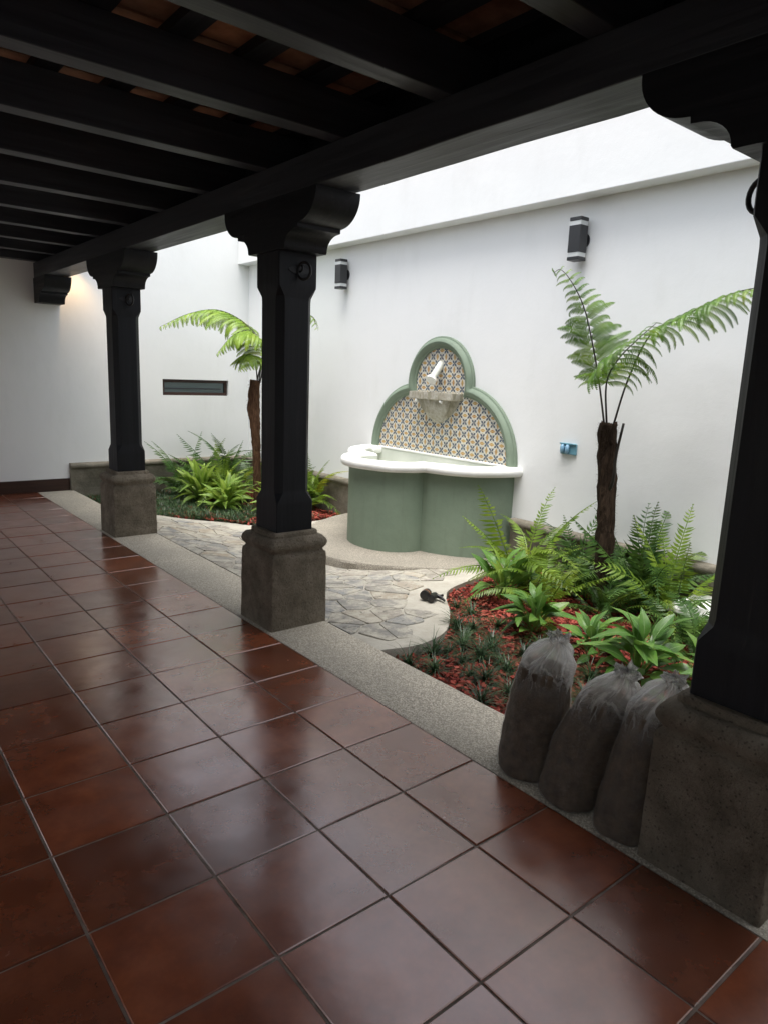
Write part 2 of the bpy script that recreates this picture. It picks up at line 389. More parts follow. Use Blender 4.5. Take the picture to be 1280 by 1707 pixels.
def tag(o, label=None, cat=None, group=None, kind=None):
    if label: o['label'] = label
    if cat: o['category'] = cat
    if group: o['group'] = group
    if kind: o['kind'] = kind
    return o
def thing(name, label, cat, loc=(0, 0, 0), group=None):
    o = bpy.data.objects.new(name, None); COL.objects.link(o); o.location = loc
    o.empty_display_size = 0.1
    return tag(o, label, cat, group)
def keep(o, parent):
    """parent without moving (parents are unrotated empties)"""
    o.parent = parent; o.location = o.location - parent.location
    return o
def inst(me, name, mat4, parent):
    o = bpy.data.objects.new(name, me); COL.objects.link(o)
    if parent is not None:
        o.parent = parent
        base = parent.location if parent.parent is None else parent.location + parent.parent.location
        mm = mat4.copy(); mm.translation = mm.translation - base
        o.matrix_local = mm
    else: o.matrix_world = mat4
    return o
def basis(origin, ex, ez, sc=(1, 1, 1)):
    ex = ex.normalized(); ey = ez.cross(ex).normalized(); ez = ex.cross(ey)
    mm = Matrix.Identity(4)
    for i in range(3): mm[i][0] = ex[i] * sc[0]; mm[i][1] = ey[i] * sc[1]; mm[i][2] = ez[i] * sc[2]; mm[i][3] = origin[i]
    return mm
def nz(p, s, amp):
    return mnoise.noise(Vector(p) * s) * amp
def sm(t): t = max(0.0, min(1.0, t)); return t * t * (3 - 2 * t)
def spline(pts, n):
    pts = [Vector(p) for p in pts]; P = [pts[0] * 2 - pts[1]] + pts + [pts[-1] * 2 - pts[-2]]
    out = []; segs = len(pts) - 1
    for i in range(n + 1):
        t = i / n * segs; k = min(int(t), segs - 1); t -= k
        a, b, c, d = P[k:k + 4]
        out.append(0.5 * (2 * b + (c - a) * t + (2 * a - 5 * b + 4 * c - d) * t * t + (3 * b - a - 3 * c + d) * t ** 3))
    return out

# ------------------------------------------------------------------ dimensions (metres; X to the garden, Y along the veranda)
TS, TX0, TY0 = 0.39554, 0.85936, 1.83466
XT = TX0 + 3 * TS            # tile edge / kerb strip
XS = 2.475                   # kerb strip / garden
XW, XB = 4.968, 4.80         # garden wall face, overhanging band face
YE = 9.33                    # end wall face
YN = -6.0                    # rear end
ZL = 3.047                   # underside of the wall's band
ZTOP = 3.9
COLY = [3.795, 6.715, 0.875]

def path_z(x, y):
    sx = sm((x - XS) / 0.9)
    return -0.010 - 0.030 * sx - 0.085 * sx * sm((y - 4.1) / 0.9)
def soil_z(x, y):
    return -0.085 - 0.03 * sm((y - 4.1) / 1.2)

# ------------------------------------------------------------------ floor
fl = MB().box(-3.0, XT, YN, YE + 0.02, -0.16, -0.005).obj('floor', 'grout')
tag(fl, kind='structure')
t = MB(); h = TS / 2 - 0.0042; c = 0.003
t.rings([[(-h, -h, -0.02), (h, -h, -0.02), (h, h, -0.02), (-h, h, -0.02)],
         [(-h, -h, -c), (h, -h, -c), (h, h, -c), (-h, h, -c)],
         [(-h + c, -h + c, 0), (h - c, -h + c, 0), (h - c, h - c, 0), (-h + c, h - c, 0)]], cap0=False)
tile_me = t.mesh('floor_tile', 'floor_tile')
for i in range(-6, 3):
    for j in range(-7, 19):
        x, y = TX0 + (i + 0.5) * TS, TY0 + (j + 0.5) * TS
        if x < -1.3: continue
        mm = Matrix.Translation((x, y, random.uniform(-0.0012, 0.0012))) @ Matrix.Rotation(random.choice((0, PI / 2, PI, 3 * PI / 2)), 4, 'Z') \
            @ Matrix.Rotation(random.uniform(-0.0022, 0.0022), 4, 'X') @ Matrix.Rotation(random.uniform(-0.0022, 0.0022), 4, 'Y')
        inst(tile_me, 'floor_tile', mm, fl)

# kerb strip of washed pebbles under the columns
k = MB(); ys = [YN + i * (YE - YN) / 60 for i in range(61)]
k.rings([[(XT + 0.002, y, -0.12), (XT + 0.002 + nz((0, y, 0), 3, 0.004), y, -0.002), (XT + 0.014, y, 0.001 + nz((9, y, 0), 2, 0.002)),
          (XS - 0.014, y, 0.001 + nz((5, y, 0), 2, 0.002)), (XS + nz((4, y, 0), 3, 0.006), y, -0.006), (XS, y, -0.16)] for y in ys], closed=False, cap0=False, cap1=False)
k.f = [tuple(reversed(f)) for f in k.f]
tag(k.obj('kerb_strip', 'pebble', auto=40), kind='structure')

# path slab with curved mortar border, flagstones set in it
rc = spline([(XS, 3.02, 0), (2.74, 2.97, 0), (3.06, 3.07, 0), (3.36, 3.33, 0), (3.60, 3.62, 0), (3.80, 3.76, 0), (4.2, 3.86, 0), (4.62, 3.98, 0)], 40)
lc = spline([(4.85, 6.78, 0), (4.42, 6.74, 0), (4.05, 6.66, 0), (3.76, 6.82, 0), (3.50, 7.20, 0), (3.20, 7.50, 0), (2.85, 7.64, 0), (XS, 7.72, 0)], 40)
outline = [(p.x, p.y) for p in rc] + [(p.x, p.y) for p in lc]
def inside(pt, poly):
    x, y = pt; r = False; j = len(poly) - 1
    for i in range(len(poly)):
        if (poly[i][1] > y) != (poly[j][1] > y) and x < (poly[j][0] - poly[i][0]) * (y - poly[i][1]) / (poly[j][1] - poly[i][1]) + poly[i][0]: r = not r
        j = i
    return r
def edge_dist(pt, line):
    b = 9
    for a, c in zip(line[:-1], line[1:]):
        ax, ay = a[0], a[1]; dx, dy = c[0] - ax, c[1] - ay
        L = dx * dx + dy * dy; tt = max(0, min(1, ((pt[0] - ax) * dx + (pt[1] - ay) * dy) / L)) if L else 0
        b = min(b, math.hypot(pt[0] - ax - tt * dx, pt[1] - ay - tt * dy))
    return b
# garden soil sheet
g = MB(); nx, ny = 24, 100
for j in range(ny + 1):
    for i in range(nx + 1):
        x = XS - 0.02 + (XW + 0.05 - XS) * i / nx; y = YN + (YE + 0.05 - YN) * j / ny
        g.v.append((x, y, soil_z(x, y) + nz((x, y, 0), 2.5, 0.012) - (0.12 if inside((x, y), outline) or math.hypot(x - XW, y - 5.25) < 1.3 else 0)))
for j in range(ny):
    for i in range(nx):
        a = j * (nx + 1) + i; g.f.append((a, a + 1, a + nx + 2, a + nx + 1))
tag(g.obj('garden_soil', 'soil', smooth=True), kind='structure')

# top: rows between the two border curves (monotone blend), sides as a skirt
pa = MB(); NA, NB = 40, 56
lcr = list(reversed(lc))
for j in range(NB + 1):
    f = j / NB
    for i in range(NA + 1):
        a, b = rc[i], lcr[i]
        x = a.x + (b.x - a.x) * f; y = a.y + (b.y - a.y) * f
        pa.v.append((x, y, path_z(x, y) + nz((x, y, 2), 5, 0.002) - 0.006 * sm((min(edge_dist((x, y), rc), edge_dist((x, y), lc)) - 0.10) / 0.05)))
for j in range(NB):
    for i in range(NA):
        a = j * (NA + 1) + i; pa.f.append((a, a + 1, a + NA + 2, a + NA + 1))
rng = [i for i in range(NA + 1)]
for row, flip in ((0, False), (NB, True)):
    st = len(pa.v)
    for i in rng:
        v = pa.v[row * (NA + 1) + i]; pa.v.append((v[0], v[1], -0.22))
    for i in range(NA):
        q = (row * (NA + 1) + i, st + i, st + i + 1, row * (NA + 1) + i + 1)
        pa.f.append(tuple(reversed(q)) if flip else q)
path = tag(pa.obj('garden_path', 'mortar', auto=50), kind='structure')

def clip(poly, px, py, nxv, nyv):
    out = []
    for a, b in zip(poly, poly[1:] + poly[:1]):
        da = (a[0] - px) * nxv + (a[1] - py) * nyv; db = (b[0] - px) * nxv + (b[1] - py) * nyv
        if da <= 0: out.append(a)
        if (da < 0) != (db < 0) and da != db:
            tt = da / (da - db); out.append((a[0] + (b[0] - a[0]) * tt, a[1] + (b[1] - a[1]) * tt))
    return out
rs = random.Random(5)
seeds = []
for _ in range(9000):
    p = (rs.uniform(XS, 4.7), rs.uniform(2.9, 7.8))
    if all(math.hypot((p[0] - q[0]) * 1.25, (p[1] - q[1]) * 0.8) > 0.10 + 0.17 * rs.random() for q in seeds): seeds.append(p)
plat_c = (XW, 5.25)
def plat_r(a):      # outline of the fountain step, angle from -X
    return 1.36 + 0.16 * math.exp(-(a / 0.5) ** 2)
for sdp in seeds:
    if not inside(sdp, outline): continue
    dborder = min(edge_dist(sdp, [tuple(p) for p in rc]), edge_dist(sdp, [tuple(p) for p in lc]))
    if dborder < 0.20: continue
    if math.hypot(sdp[0] - plat_c[0], sdp[1] - plat_c[1]) < 1.36: continue
    poly = [(sdp[0] - .5, sdp[1] - .5), (sdp[0] + .5, sdp[1] - .5), (sdp[0] + .5, sdp[1] + .5), (sdp[0] - .5, sdp[1] + .5)]
    for q in seeds:
        if q is sdp: continue
        dx, dy = q[0] - sdp[0], q[1] - sdp[1]; L = math.hypot(dx, dy)
        if L > 1.0: continue
        poly = clip(poly, sdp[0] + dx / 2 - dx / L * 0.0035, sdp[1] + dy / 2 - dy / L * 0.0035, dx / L, dy / L)
    poly = clip(poly, XS + 0.012, 0, -1, 0)
    if len(poly) < 3: continue
    # wobble the edges
    pts = []
    for a, b in zip(poly, poly[1:] + poly[:1]):
        for kk in range(3):
            x = a[0] + (b[0] - a[0]) * kk / 3; y = a[1] + (b[1] - a[1]) * kk / 3
            w = 1 - 0.05 * abs(mnoise.noise(Vector((x * 14, y * 14, 3)))) - 0.04 * (kk == 0)
            pts.append((sdp[0] + (x - sdp[0]) * w, sdp[1] + (y - sdp[1]) * w))
    zo = rs.uniform(0.0005, 0.0045)
    st = MB(); r0 = []; r1 = []; r2 = []
    tx, ty = rs.uniform(-.008, .008), rs.uniform(-.008, .008)
    for (x, y) in pts:
        z = path_z(x, y) + zo + tx * (x - sdp[0]) + ty * (y - sdp[1]) + nz((x, y, 7), 9, 0.002)
        r0.append((x, y, z - 0.03)); r1.append((x, y, z - 0.003))
        r2.append((sdp[0] + (x - sdp[0]) * 0.965, sdp[1] + (y - sdp[1]) * 0.965, z))
    st.rings([r0, r1, r2], cap0=False)
    st.obj('flagstone', 'flagstone', path)

# step around the fountain: washed pebble, rough front edge
ZP = -0.040
pl = MB(); n = 72; r0 = []; r1 = []; r2 = []; r3 = []
for i in range(n + 1):
    a = -PI / 2 + PI * i / n
    rr = plat_r(a) + nz((a * 3, 1, 0), 2.5, 0.02)
    x = XW + 0.02 - math.cos(a) * rr; y = 5.25 + math.sin(a) * rr
    e = nz((a * 22, 5, 0), 1.0, 0.010)
    zt = ZP + 0.004 * math.sin(a * 5)
    ox, oy = -math.cos(a), math.sin(a)
    r0.append((x + ox * e, y + oy * e, -0.22)); r1.append((x + ox * (e + nz((a * 40, 2, 1), 1, .008)), y + oy * e, zt - 0.018))
    r2.append((x - ox * 0.012, y - oy * 0.012, zt)); r3.append((XW + 0.03, 5.25 + math.sin(a) * rr * 0.2, ZP))
pl.rings([r0, r1, r2, r3], closed=False, cap0=False, cap1=False)
tag(pl.obj('fountain_step', 'pebble_pale', auto=35), kind='structure')

# ------------------------------------------------------------------ walls
gw = thing('boundary_wall', 'long white plastered garden wall behind the green fountain', 'wall', (XW, 3, 0))
o = MB().box(XW, XW + 0.35, YN, YE + 0.4, -0.3, ZL).obj('lower_wall', 'white_wall'); keep(o, gw)
o = MB().box(XB, XW + 0.35, YN, YE - 0.001, ZL + 0.0005, ZTOP).obj('upper_band', 'white_wall', bevel=0.006); keep(o, gw)
def dado(name, a, b, nrm, parent, hh=0.345):
    """stone skirting with a half-round top from a to b, projecting along nrm"""
    a, b, nrm = Vector(a), Vector(b), Vector(nrm); L = (b - a).length; n = max(8, int(L / 0.06)); d = MB(); rs_ = []
    prof = [(0, -0.22), (0.05, -0.22), (0.05, hh - 0.082), (0.052, hh - 0.078)] + [(0.045 + 0.032 * math.sin(q * PI / 6), hh - 0.04 - 0.037 * math.cos(q * PI / 6)) for q in range(0, 7)] + [(0.0, hh - 0.001)]
    for i in range(n + 1):
        c_ = a + (b - a) * i / n
        rs_.append([tuple(c_ + nrm * (q[0] + (nz((c_.x * 3 + q[1] * 5, c_.y * 3, q[1] * 9), 4, 0.006) if q[0] else 0)) + Vector((0, 0, q[1]))) for q in prof])
    d.rings(rs_, closed=False, cap0=True, cap1=True)
    o = d.obj(name, 'dado_stone', auto=45); keep(o, parent); return o
dado('stone_skirting', (XW - 0.001, YN, 0), (XW - 0.001, 4.16, 0), (-1, 0, 0), gw)
dado('stone_skirting', (XW - 0.001, 6.36, 0), (XW - 0.001, YE - 0.06, 0), (-1, 0, 0), gw)

ew = thing('end_wall', 'white end wall with a narrow slit window and dark skirting board', 'wall', (2.0, YE, 0))
# wall with a recess for the slit window
wx0, wx1, wz0, wz1 = 3.675, 4.645, 1.217, 1.434
e = MB()
e.box(-1.5, wx0, YE, YE + 0.3, -0.3, ZTOP); e.box(wx1, XW - 0.0005, YE, YE + 0.3, -0.3, ZTOP)
e.box(wx0, wx1, YE, YE + 0.3, -0.3, wz0); e.box(wx0, wx1, YE, YE + 0.3, wz1, ZTOP)
keep(e.obj('plaster_wall', 'white_wall'), ew)
keep(MB().box(-1.199, 2.428, YE - 0.014, YE - 0.0005, 0.001, 0.158).obj('skirting_board', 'wood_brown', bevel=0.004), ew)
d = MB()
d = dado('stone_skirting', (2.432, YE - 0.001, 0), (XW - 0.06, YE - 0.001, 0), (0, -1, 0), ew, 0.352)
wf = MB(); fy0, fy1, b = YE + 0.045, YE + 0.10, 0.042
wf.box(wx0, wx1, fy0, fy1, wz0, wz0 + b); wf.box(wx0, wx1, fy0, fy1, wz1 - b, wz1)
wf.box(wx0, wx0 + b, fy0, fy1, wz0 + b, wz1 - b); wf.box(wx1 - b, wx1, fy0, fy1, wz0 + b, wz1 - b)
win = wf.obj('slit_window', 'wood_brown', bevel=0.004); keep(win, ew)
gl = MB().box(wx0 + b, wx1 - b, fy0 + 0.03, fy0 + 0.036, wz0 + b, wz1 - b).obj('pane', 'window_glass'); gl.parent = win
ra = MB().box(wx0 + b, wx1 - b - 0.05, fy0 + 0.012, fy0 + 0.03, wz0 + 0.085, wz0 + 0.10).obj('glazing_bar', 'charcoal'); ra.parent = win

hw = thing('house_wall', 'unseen white house wall, its wide doorways added to light the veranda', 'wall', (-1.20, 3, 0))
h_ = MB(); h_.box(-1.5, -1.2, YN, 5.9, 2.15, 3.03); h_.box(-1.5, -1.2, 5.901, YE - 0.002, 2.7, 3.03)
for k_ in range(5): h_.box(-1.5, -1.2, YN + 0.02 + k_ * 2.95, YN + (1.45 if k_ < 4 else 0.55) + k_ * 2.95, -0.1, 2.1495 if k_ < 4 else 2.6995)  # unseen wall; doorways added and sized to let light into the veranda
keep(h_.obj('plaster_wall', 'white_wall'), hw)
tag(MB().box(-9.0, -3.001, YN, YE + 0.3, -0.3, -0.012).obj('inner_yard', 'concrete'), kind='structure')
yw = thing('yard_wall', 'unseen white wall added across the inner yard to return light', 'wall', (-8.0, 3, 0))
keep(MB().box(-8.3, -8.0, YN, YE, -0.2, 2.6).obj('plaster_wall', 'white_wall'), yw)  # out of view, added so light comes back through the doorways
rw = thing('rear_wall', 'white wall closing the veranda and garden behind the viewer', 'wall', (1.5, YN, 0))
keep(MB().box(-1.5, XW + 0.35, YN - 0.3, YN - 0.001, -0.3, 3.4).obj('plaster_wall', 'white_wall'), rw)

# ------------------------------------------------------------------ roof: joists, battens, clay tiles, deck
ZJ = 2.74
rf = thing('veranda_roof', 'dark timber veranda ceiling of joists, battens and clay tiles', 'roof', (0.4, 3, ZJ))
XE = 2.50
keep(MB().box(-1.9, XE, YN, YE - 0.003, 3.035, 3.15).obj('deck', 'clay'), rf)
keep(MB().box(XE + 0.001, XE + 0.03, YN, YE - 0.003, 2.95, 3.16).obj('fascia', 'wood_y'), rf)
for k_ in range(-12, 9):
    y = 3.10 + 0.76 * k_
    if y < YN + 0.1: continue
    j = MB(); w = 0.055
    n = 14; rings_ = []
    for i in range(n + 1):
        x = -1.49 + (XE + 1.49) * i / n
        a1, a2 = nz((x, y, 1), 1.5, 0.005), nz((x, y, 8), 1.5, 0.005)
        rings_.append([(x, y - w + a1, ZJ + a2), (x, y + w + a1, ZJ + a2 * 0.5), (x, y + w, 2.94), (x, y - w, 2.94)])
    j.rings(rings_)
    keep(j.obj('joist', 'wood_x', bevel=0.004), rf)
for i in range(-6, 5):
    x0 = 0.92 + 0.333 * i
    keep(MB().box(x0, x0 + 0.11, YN + 0.01, YE - 0.01, 2.9405, 2.985).obj('batten', 'wood_y'), rf)
keep(MB().box(2.40, 2.425, YN + 0.01, YE - 0.01, 2.7395, 3.03).obj('top_plate', 'wood_y'), rf)
ct = MB().box(-0.163, 0.163, -0.372, 0.372, 0, 0.02).mesh('ceiling_tile', 'clay')
for k_ in range(-3, 5):
    for i in range(-1, 6):
        x = 0.92 + 0.055 + 0.333 * i - 0.1665; y = 3.10 + 0.76 * (k_ - 0.5)
        mm = Matrix.Translation((x, y, 2.992 + random.uniform(0, 0.006))) @ Matrix.Rotation(random.uniform(-0.01, 0.01), 4, 'Y') @ Matrix.Rotation(random.uniform(-0.006, 0.006), 4, 'X')
        inst(ct, 'ceiling_tile', mm, rf)

# main beam: two planks side by side
bm_ = thing('timber_beam', 'long black timber beam resting on the column capitals', 'beam', (2.275, 3, 2.565))
for x0, x1, dz in ((2.140, 2.270, 0.0), (2.277, 2.410, 0.007)):
    q = MB(); rr = []; n = 90
    for i in range(n + 1):
        y = YN + (YE - 0.002 - YN) * i / n
        w1, w2 = nz((x0, y, 0), 2.2, 0.003), nz((x1, y, 4), 3.1, 0.004)
        rr.append([(x0, y, 2.566 + dz + w1), (x0, y, 2.739), (x1, y, 2.739), (x1, y, 2.566 + dz + w2)])
    q.rings(rr)
    keep(q.obj('plank', 'wood_beam', bevel=0.004), bm_)

def cap_profile(half=False):
    pr = [(0.205, 2.281), (0.212, 2.290)]
    for i in range(1, 9):
        a = i / 8 * PI / 2; pr.append((0.325 - 0.113 * math.cos(a), 2.290 + 0.088 * math.sin(a)))
    pr += [(0.345, 2.380), (0.347, 2.400)]
    for i in range(1, 13):
        a = i / 12 * PI / 2; pr.append((0.352 + 0.175 * math.sin(a), 2.554 - 0.152 * math.cos(a)))
    pr += [(0.527, 2.5645)]
    return pr
def capital(cy, parent, x0=2.130, x1=2.418):
    pr = cap_profile(); side = [(cy + a, z) for a, z in pr] + [(cy - a, z) for a, z in reversed(pr)]
    q = MB(); q.rings([[(x0, y, z) for y, z in side], [(x1, y, z) for y, z in side]])
    o = q.obj('capital', 'wood_y', auto=32); keep(o, parent); return o

def rsq(hx, z, cr, cx, cy, cham=False, n=5):
    """rounded (or chamfered) square ring"""
    out = []
    for qx, qy, a0 in ((1, 1, 0), (-1, 1, PI / 2), (-1, -1, PI), (1, -1, 3 * PI / 2)):
        for i in range(n + 1):
            if cham:
                tt = i / n; p0 = (math.cos(a0), math.sin(a0)); p1 = (math.cos(a0 + PI / 2), math.sin(a0 + PI / 2))
                ox, oy = p0[0] + (p1[0] - p0[0]) * tt, p0[1] + (p1[1] - p0[1]) * tt
            else:
                a = a0 + PI / 2 * i / n; ox, oy = math.cos(a), math.sin(a)
            out.append((cx + qx * (hx - cr) + ox * cr, cy + qy * (hx - cr) + oy * cr, z))
    return out
def dense(ring, per=6):
    """subdivide the straight sides of a ring"""
    out = []
    for a, b in zip(ring, ring[1:] + ring[:1]):
        L = math.dist(a, b); k = per if L > 0.1 else 1
        for i in range(k): out.append(tuple(a[q] + (b[q] - a[q]) * i / k for q in range(3)))
    return out
def column(cy, label):
    cx = 2.275
    th = thing('veranda_column', label, 'column', (cx, cy, 0), 'columns along the veranda')
    # plinth
    zs = [(0.205, -0.10), (0.205, 0.0)] + [(0.205 - 0.004 * i / 9, 0.047 * i) for i in range(1, 10)] + [(0.200, 0.455), (0.196, 0.473), (0.187, 0.480), (0.186, 0.490)]
    zs += [(0.186 + 0.022 * math.sin(i / 6 * PI), 0.494 + 0.084 * i / 6) for i in range(0, 7)] + [(0.165, 0.583), (0.160, 0.585), (0.159, 0.606), (0.154, 0.613), (0.10, 0.615)]
    rings_ = []
    for hx, z in zs:
        rg = dense(rsq(hx, z, 0.012 if 0.49 > z else 0.022, cx, cy, n=4), 14)
        amp = 0.0 if z < 0 else 0.0035
        rings_.append([(x + nz((x * 1.3, y, z), 14, amp), y + nz((x, y + 7, z), 14, amp), zz + nz((x, y, z + 5), 12, amp * 0.6)) for x, y, zz in rg])
    keep(MB().rings(rings_).obj('plinth', 'plinth_stone', auto=60), th)
    # shaft: square ends, chamfered middle
    hx = 0.131
    sec = [(0.614, 0.006), (0.78, 0.006), (0.80, 0.008), (0.855, 0.036), (0.88, 0.040), (2.01, 0.040), (2.035, 0.036), (2.09, 0.008), (2.11, 0.006), (2.2805, 0.006)]
    rr = [rsq(hx - (0.010 if 0.85 < z < 2.05 else 0), z, cr, cx, cy, True, 2) for z, cr in sec]
    keep(MB().rings(rr).obj('shaft', 'wood_z', auto=25), th)
    capital(cy, th)
    # forged hammock hooks on both faces
    for sgn in (-1, 1):
        q = MB(); yf = cy + sgn * hx
        pl_ = []
        for i in range(24):
            a = 2 * PI * i / 24; rx_ = 0.062 + 0.012 * math.cos(4 * a); pl_.append((cx + 0.005 + math.cos(a) * rx_, math.sin(a) * (0.026 + 0.006 * math.cos(2 * a))))
        q.rings([[(x, yf, 2.185 + z) for x, z in pl_], [(x, yf + sgn * 0.005, 2.185 + z) for x, z in pl_]])
        hk = q.obj('hook_plate', 'iron', auto=40); keep(hk, th)
        e_ = MB(); ey = [(cx + 0.01, yf + sgn * (0.004 + 0.028 * math.sin(PI * i / 8)), 2.195 + 0.018 * math.cos(PI * i / 8)) for i in range(9)]
        e_.tube(ey, 0.0065, 8)
        rg = MB(); R0 = 0.048
        pts = [(cx + 0.01 + R0 * math.cos(2 * PI * i / 20) * 0.35 , yf + sgn * (0.048 + R0 * 0.9 * math.cos(2 * PI * i / 20)), 2.178 + R0 * math.sin(2 * PI * i / 20)) for i in range(20)]
        nn = 8; rl = []
        for i in range(20):
            p = Vector(pts[i]); cc = Vector((cx + 0.01, yf + sgn * 0.048, 2.178)); o_ = (p - cc).normalized(); tg = (Vector(pts[(i + 1) % 20]) - Vector(pts[i - 1])).normalized(); bb = tg.cross(o_)
            rl.append([p + (o_ * math.cos(2 * PI * w / nn) + bb * math.sin(2 * PI * w / nn)) * 0.0085 for w in range(nn)])
        rg.rings(rl + [rl[0]], cap0=False, cap1=False)
        e2 = e_.obj('hook_eye', 'iron', smooth=True); keep(e2, th)
        r2_ = rg.obj('iron_ring', 'iron', smooth=True); keep(r2_, th)
column(COLY[0], 'middle black timber column on a stone plinth, in front of the fern and fountain')
column(COLY[1], 'farthest black timber column, nearest the white end wall')
column(COLY[2], 'nearest black timber column, its stone plinth beside the soil bags')
column(-2.045, 'black timber column on a stone plinth behind the viewer')
# corbel on the end wall
cb = thing('beam_corbel', 'carved black timber corbel carrying the beam at the end wall', 'corbel', (2.275, YE, 2.28))
pr = cap_profile(); side = [(YE - 0.001, 2.281)] + [(YE - a, z) for a, z in pr] + [(YE - 0.001, 2.5645)]
keep(MB().rings([[(2.130, y, z) for y, z in side], [(2.418, y, z) for y, z in side]]).obj('block', 'wood_y', auto=32), cb)
# warm lamp under the eave, out of sight behind the beam, lighting the end wall
lt = thing('eave_lamp', 'small warm lamp under the eave beside the end wall', 'lamp', (2.46, 9.02, 2.93))
q = MB().tube([(2.46, 9.02, 2.938), (2.46, 9.02, 2.84)], [0.03, 0.04], 16); keep(q.obj('lamp_housing', 'black_metal', auto=40), lt)
pd = bpy.data.lights.new('bulb', 'SPOT'); pd.energy = 22; pd.color = (1.0, 0.62, 0.28); pd.shadow_soft_size = 0.03; pd.spot_size = R(110); pd.spot_blend = 0.8
po = bpy.data.objects.new('bulb', pd); COL.objects.link(po); po.parent = lt; po.location = (0, 0, -0.085)
po.rotation_euler = Vector((0.05, -0.35, 0.8)).to_track_quat('Z', 'Y').to_euler()

# ------------------------------------------------------------------ fountain
FY = 5.245
def trefoil(off, n1=22, n2=30):
    """half-outline points (lateral, out): right foot -> notch -> top lobe -> notch -> left foot"""
    c1, r1 = 0.343, 0.732 + off; c2, r2 = 0.725, 0.480 + off
    # intersection of circle (c1,0,r1) and (0,c2,r2) on the right
    dx, dy = -c1, c2; D = math.hypot(dx, dy); a = (r1 * r1 - r2 * r2 + D * D) / (2 * D); hh = math.sqrt(max(0, r1 * r1 - a * a))
    mx_, my_ = c1 + a * dx / D, a * dy / D
    P = max([(mx_ + hh * dy / D, my_ - hh * dx / D), (mx_ - hh * dy / D, my_ + hh * dx / D)], key=lambda p: p[0])
    a1 = math.atan2(P[1], P[0] - c1); a2 = math.atan2(P[1] - c2, P[0])
    pts = [(c1 + r1 * math.cos(a1 * i / n1), r1 * math.sin(a1 * i / n1)) for i in range(n1)]
    pts += [(r2 * math.cos(a2 + (PI - 2 * a2) * i / n2), c2 + r2 * math.sin(a2 + (PI - 2 * a2) * i / n2)) for i in range(n2 + 1)]
    pts += [(-x, y) for x, y in reversed(pts[:n1])]
    return pts
ft = thing('wall_fountain', 'green trefoil wall fountain with white rim and blue and yellow tiles', 'fountain', (4.5, FY, ZP))
DS = 0.85; ZR0, ZR1 = 0.725, 0.812
def plan(off, z):
    return [(XW - y * DS + (0.0 if y > 1e-6 else 0.0), FY - x, z + nz((x * 2, y * 2, z * 3), 2.0, 0.004)) for x, y in trefoil(off)]
dr = MB(); dr.rings([plan(-0.025, -0.2), plan(-0.025, 0.1), plan(-0.025, 0.3), plan(-0.025, 0.55), plan(-0.025, ZR0 + 0.005)], closed=False, cap0=False, cap1=False)
dr.f = [tuple(reversed(f)) for f in dr.f]
keep(dr.obj('basin_wall', 'green_paint', auto=50), ft)
prof = [(-0.03, ZR0)] + [(0.035 + 0.036 * math.sin(i / 8 * PI), ZR0 + 0.043 - 0.043 * math.cos(i / 8 * PI)) for i in range(9)]
prof += [(-0.045, ZR1 + 0.003), (-0.095, ZR1 + 0.001), (-0.115, ZR1 - 0.008), (-0.122, ZR1 - 0.03)]
rm = MB(); rm.rings([plan(o_, z_) for o_, z_ in prof], closed=False, cap0=False, cap1=False)
rm.f = [tuple(reversed(f)) for f in rm.f]
iw = MB(); iw.rings([plan(-0.120, ZR1 - 0.025), plan(-0.122, ZR1 - 0.1), plan(-0.125, 0.50)], closed=False, cap0=False, cap1=False)
iw.f = [tuple(reversed(f)) for f in iw.f]
keep(iw.obj('basin_lining', 'lining', auto=50), ft)
# back shelf of the rim along the tiles
rim = rm.obj('basin_rim', 'white_paint', auto=50); keep(rim, ft)
sh = MB().box(XW - 0.03, XW - 0.001, FY - 0.95, FY + 0.95, ZR1 - 0.02, ZR1 + 0.004).obj('back_ledge', 'white_paint', bevel=0.008); keep(MB().box(XW - 0.022, XW - 0.0012, FY - 0.95, FY + 0.95, 0.45, ZR1 - 0.0205).obj('basin_lining', 'lining'), ft); keep(sh, ft)
for sgn in (-1, 1):
    keep(MB().box(XW - 0.13, XW - 0.001, FY + sgn * 1.01 - 0.125, FY + sgn * 1.01 + 0.135 * 1.0, ZR0 + 0.004, ZR1 - 0.004).obj('rim_end', 'white_paint', bevel=0.03), ft)
bf = MB(); fl_ = plan(-0.12, 0.52); bf.rings([fl_], closed=True, cap0=False, cap1=True)
keep(bf.obj('basin_floor', 'lining'), ft)
# arched surround
def arch(off, dep):
    pts = trefoil(off); z0 = 0.802
    return [(XW - dep, FY - x, z0 + y) for x, y in pts]
ap = [(0.0, 0.0), (0.0, 0.022), (-0.006, 0.028), (-0.018, 0.030), (-0.022, 0.040), (-0.035, 0.058), (-0.055, 0.068), (-0.075, 0.062), (-0.092, 0.045), (-0.098, 0.034), (-0.112, 0.032), (-0.118, 0.026), (-0.120, 0.004)]
ar = MB(); ar.rings([arch(o_, d_) for o_, d_ in ap], closed=False, cap0=False, cap1=False)
keep(ar.obj('arch_surround', 'green_paint', auto=40), ft)
bk = MB(); bk.rings([arch(-0.06, 0.006)], cap0=False, cap1=True)
pan = bk.obj('tile_panel', 'tile_grout'); keep(pan, ft)
tl = MB(); h = 0.0615
tl.rings([[(0, -h, -h), (0, h, -h), (0, h, h), (0, -h, h)], [(-0.004, -h, -h), (-0.004, h, -h), (-0.004, h, h), (-0.004, -h, h)],
          [(-0.005, -h + .0015, -h + .0015), (-0.005, h - .0015, -h + .0015), (-0.005, h - .0015, h - .0015), (-0.005, -h + .0015, h - .0015)]], cap0=False)
tl.f = [tuple(reversed(f)) for f in tl.f]
tl_me = tl.mesh('glazed_tile', 'glazed_tile')
ipoly = trefoil(-0.062)
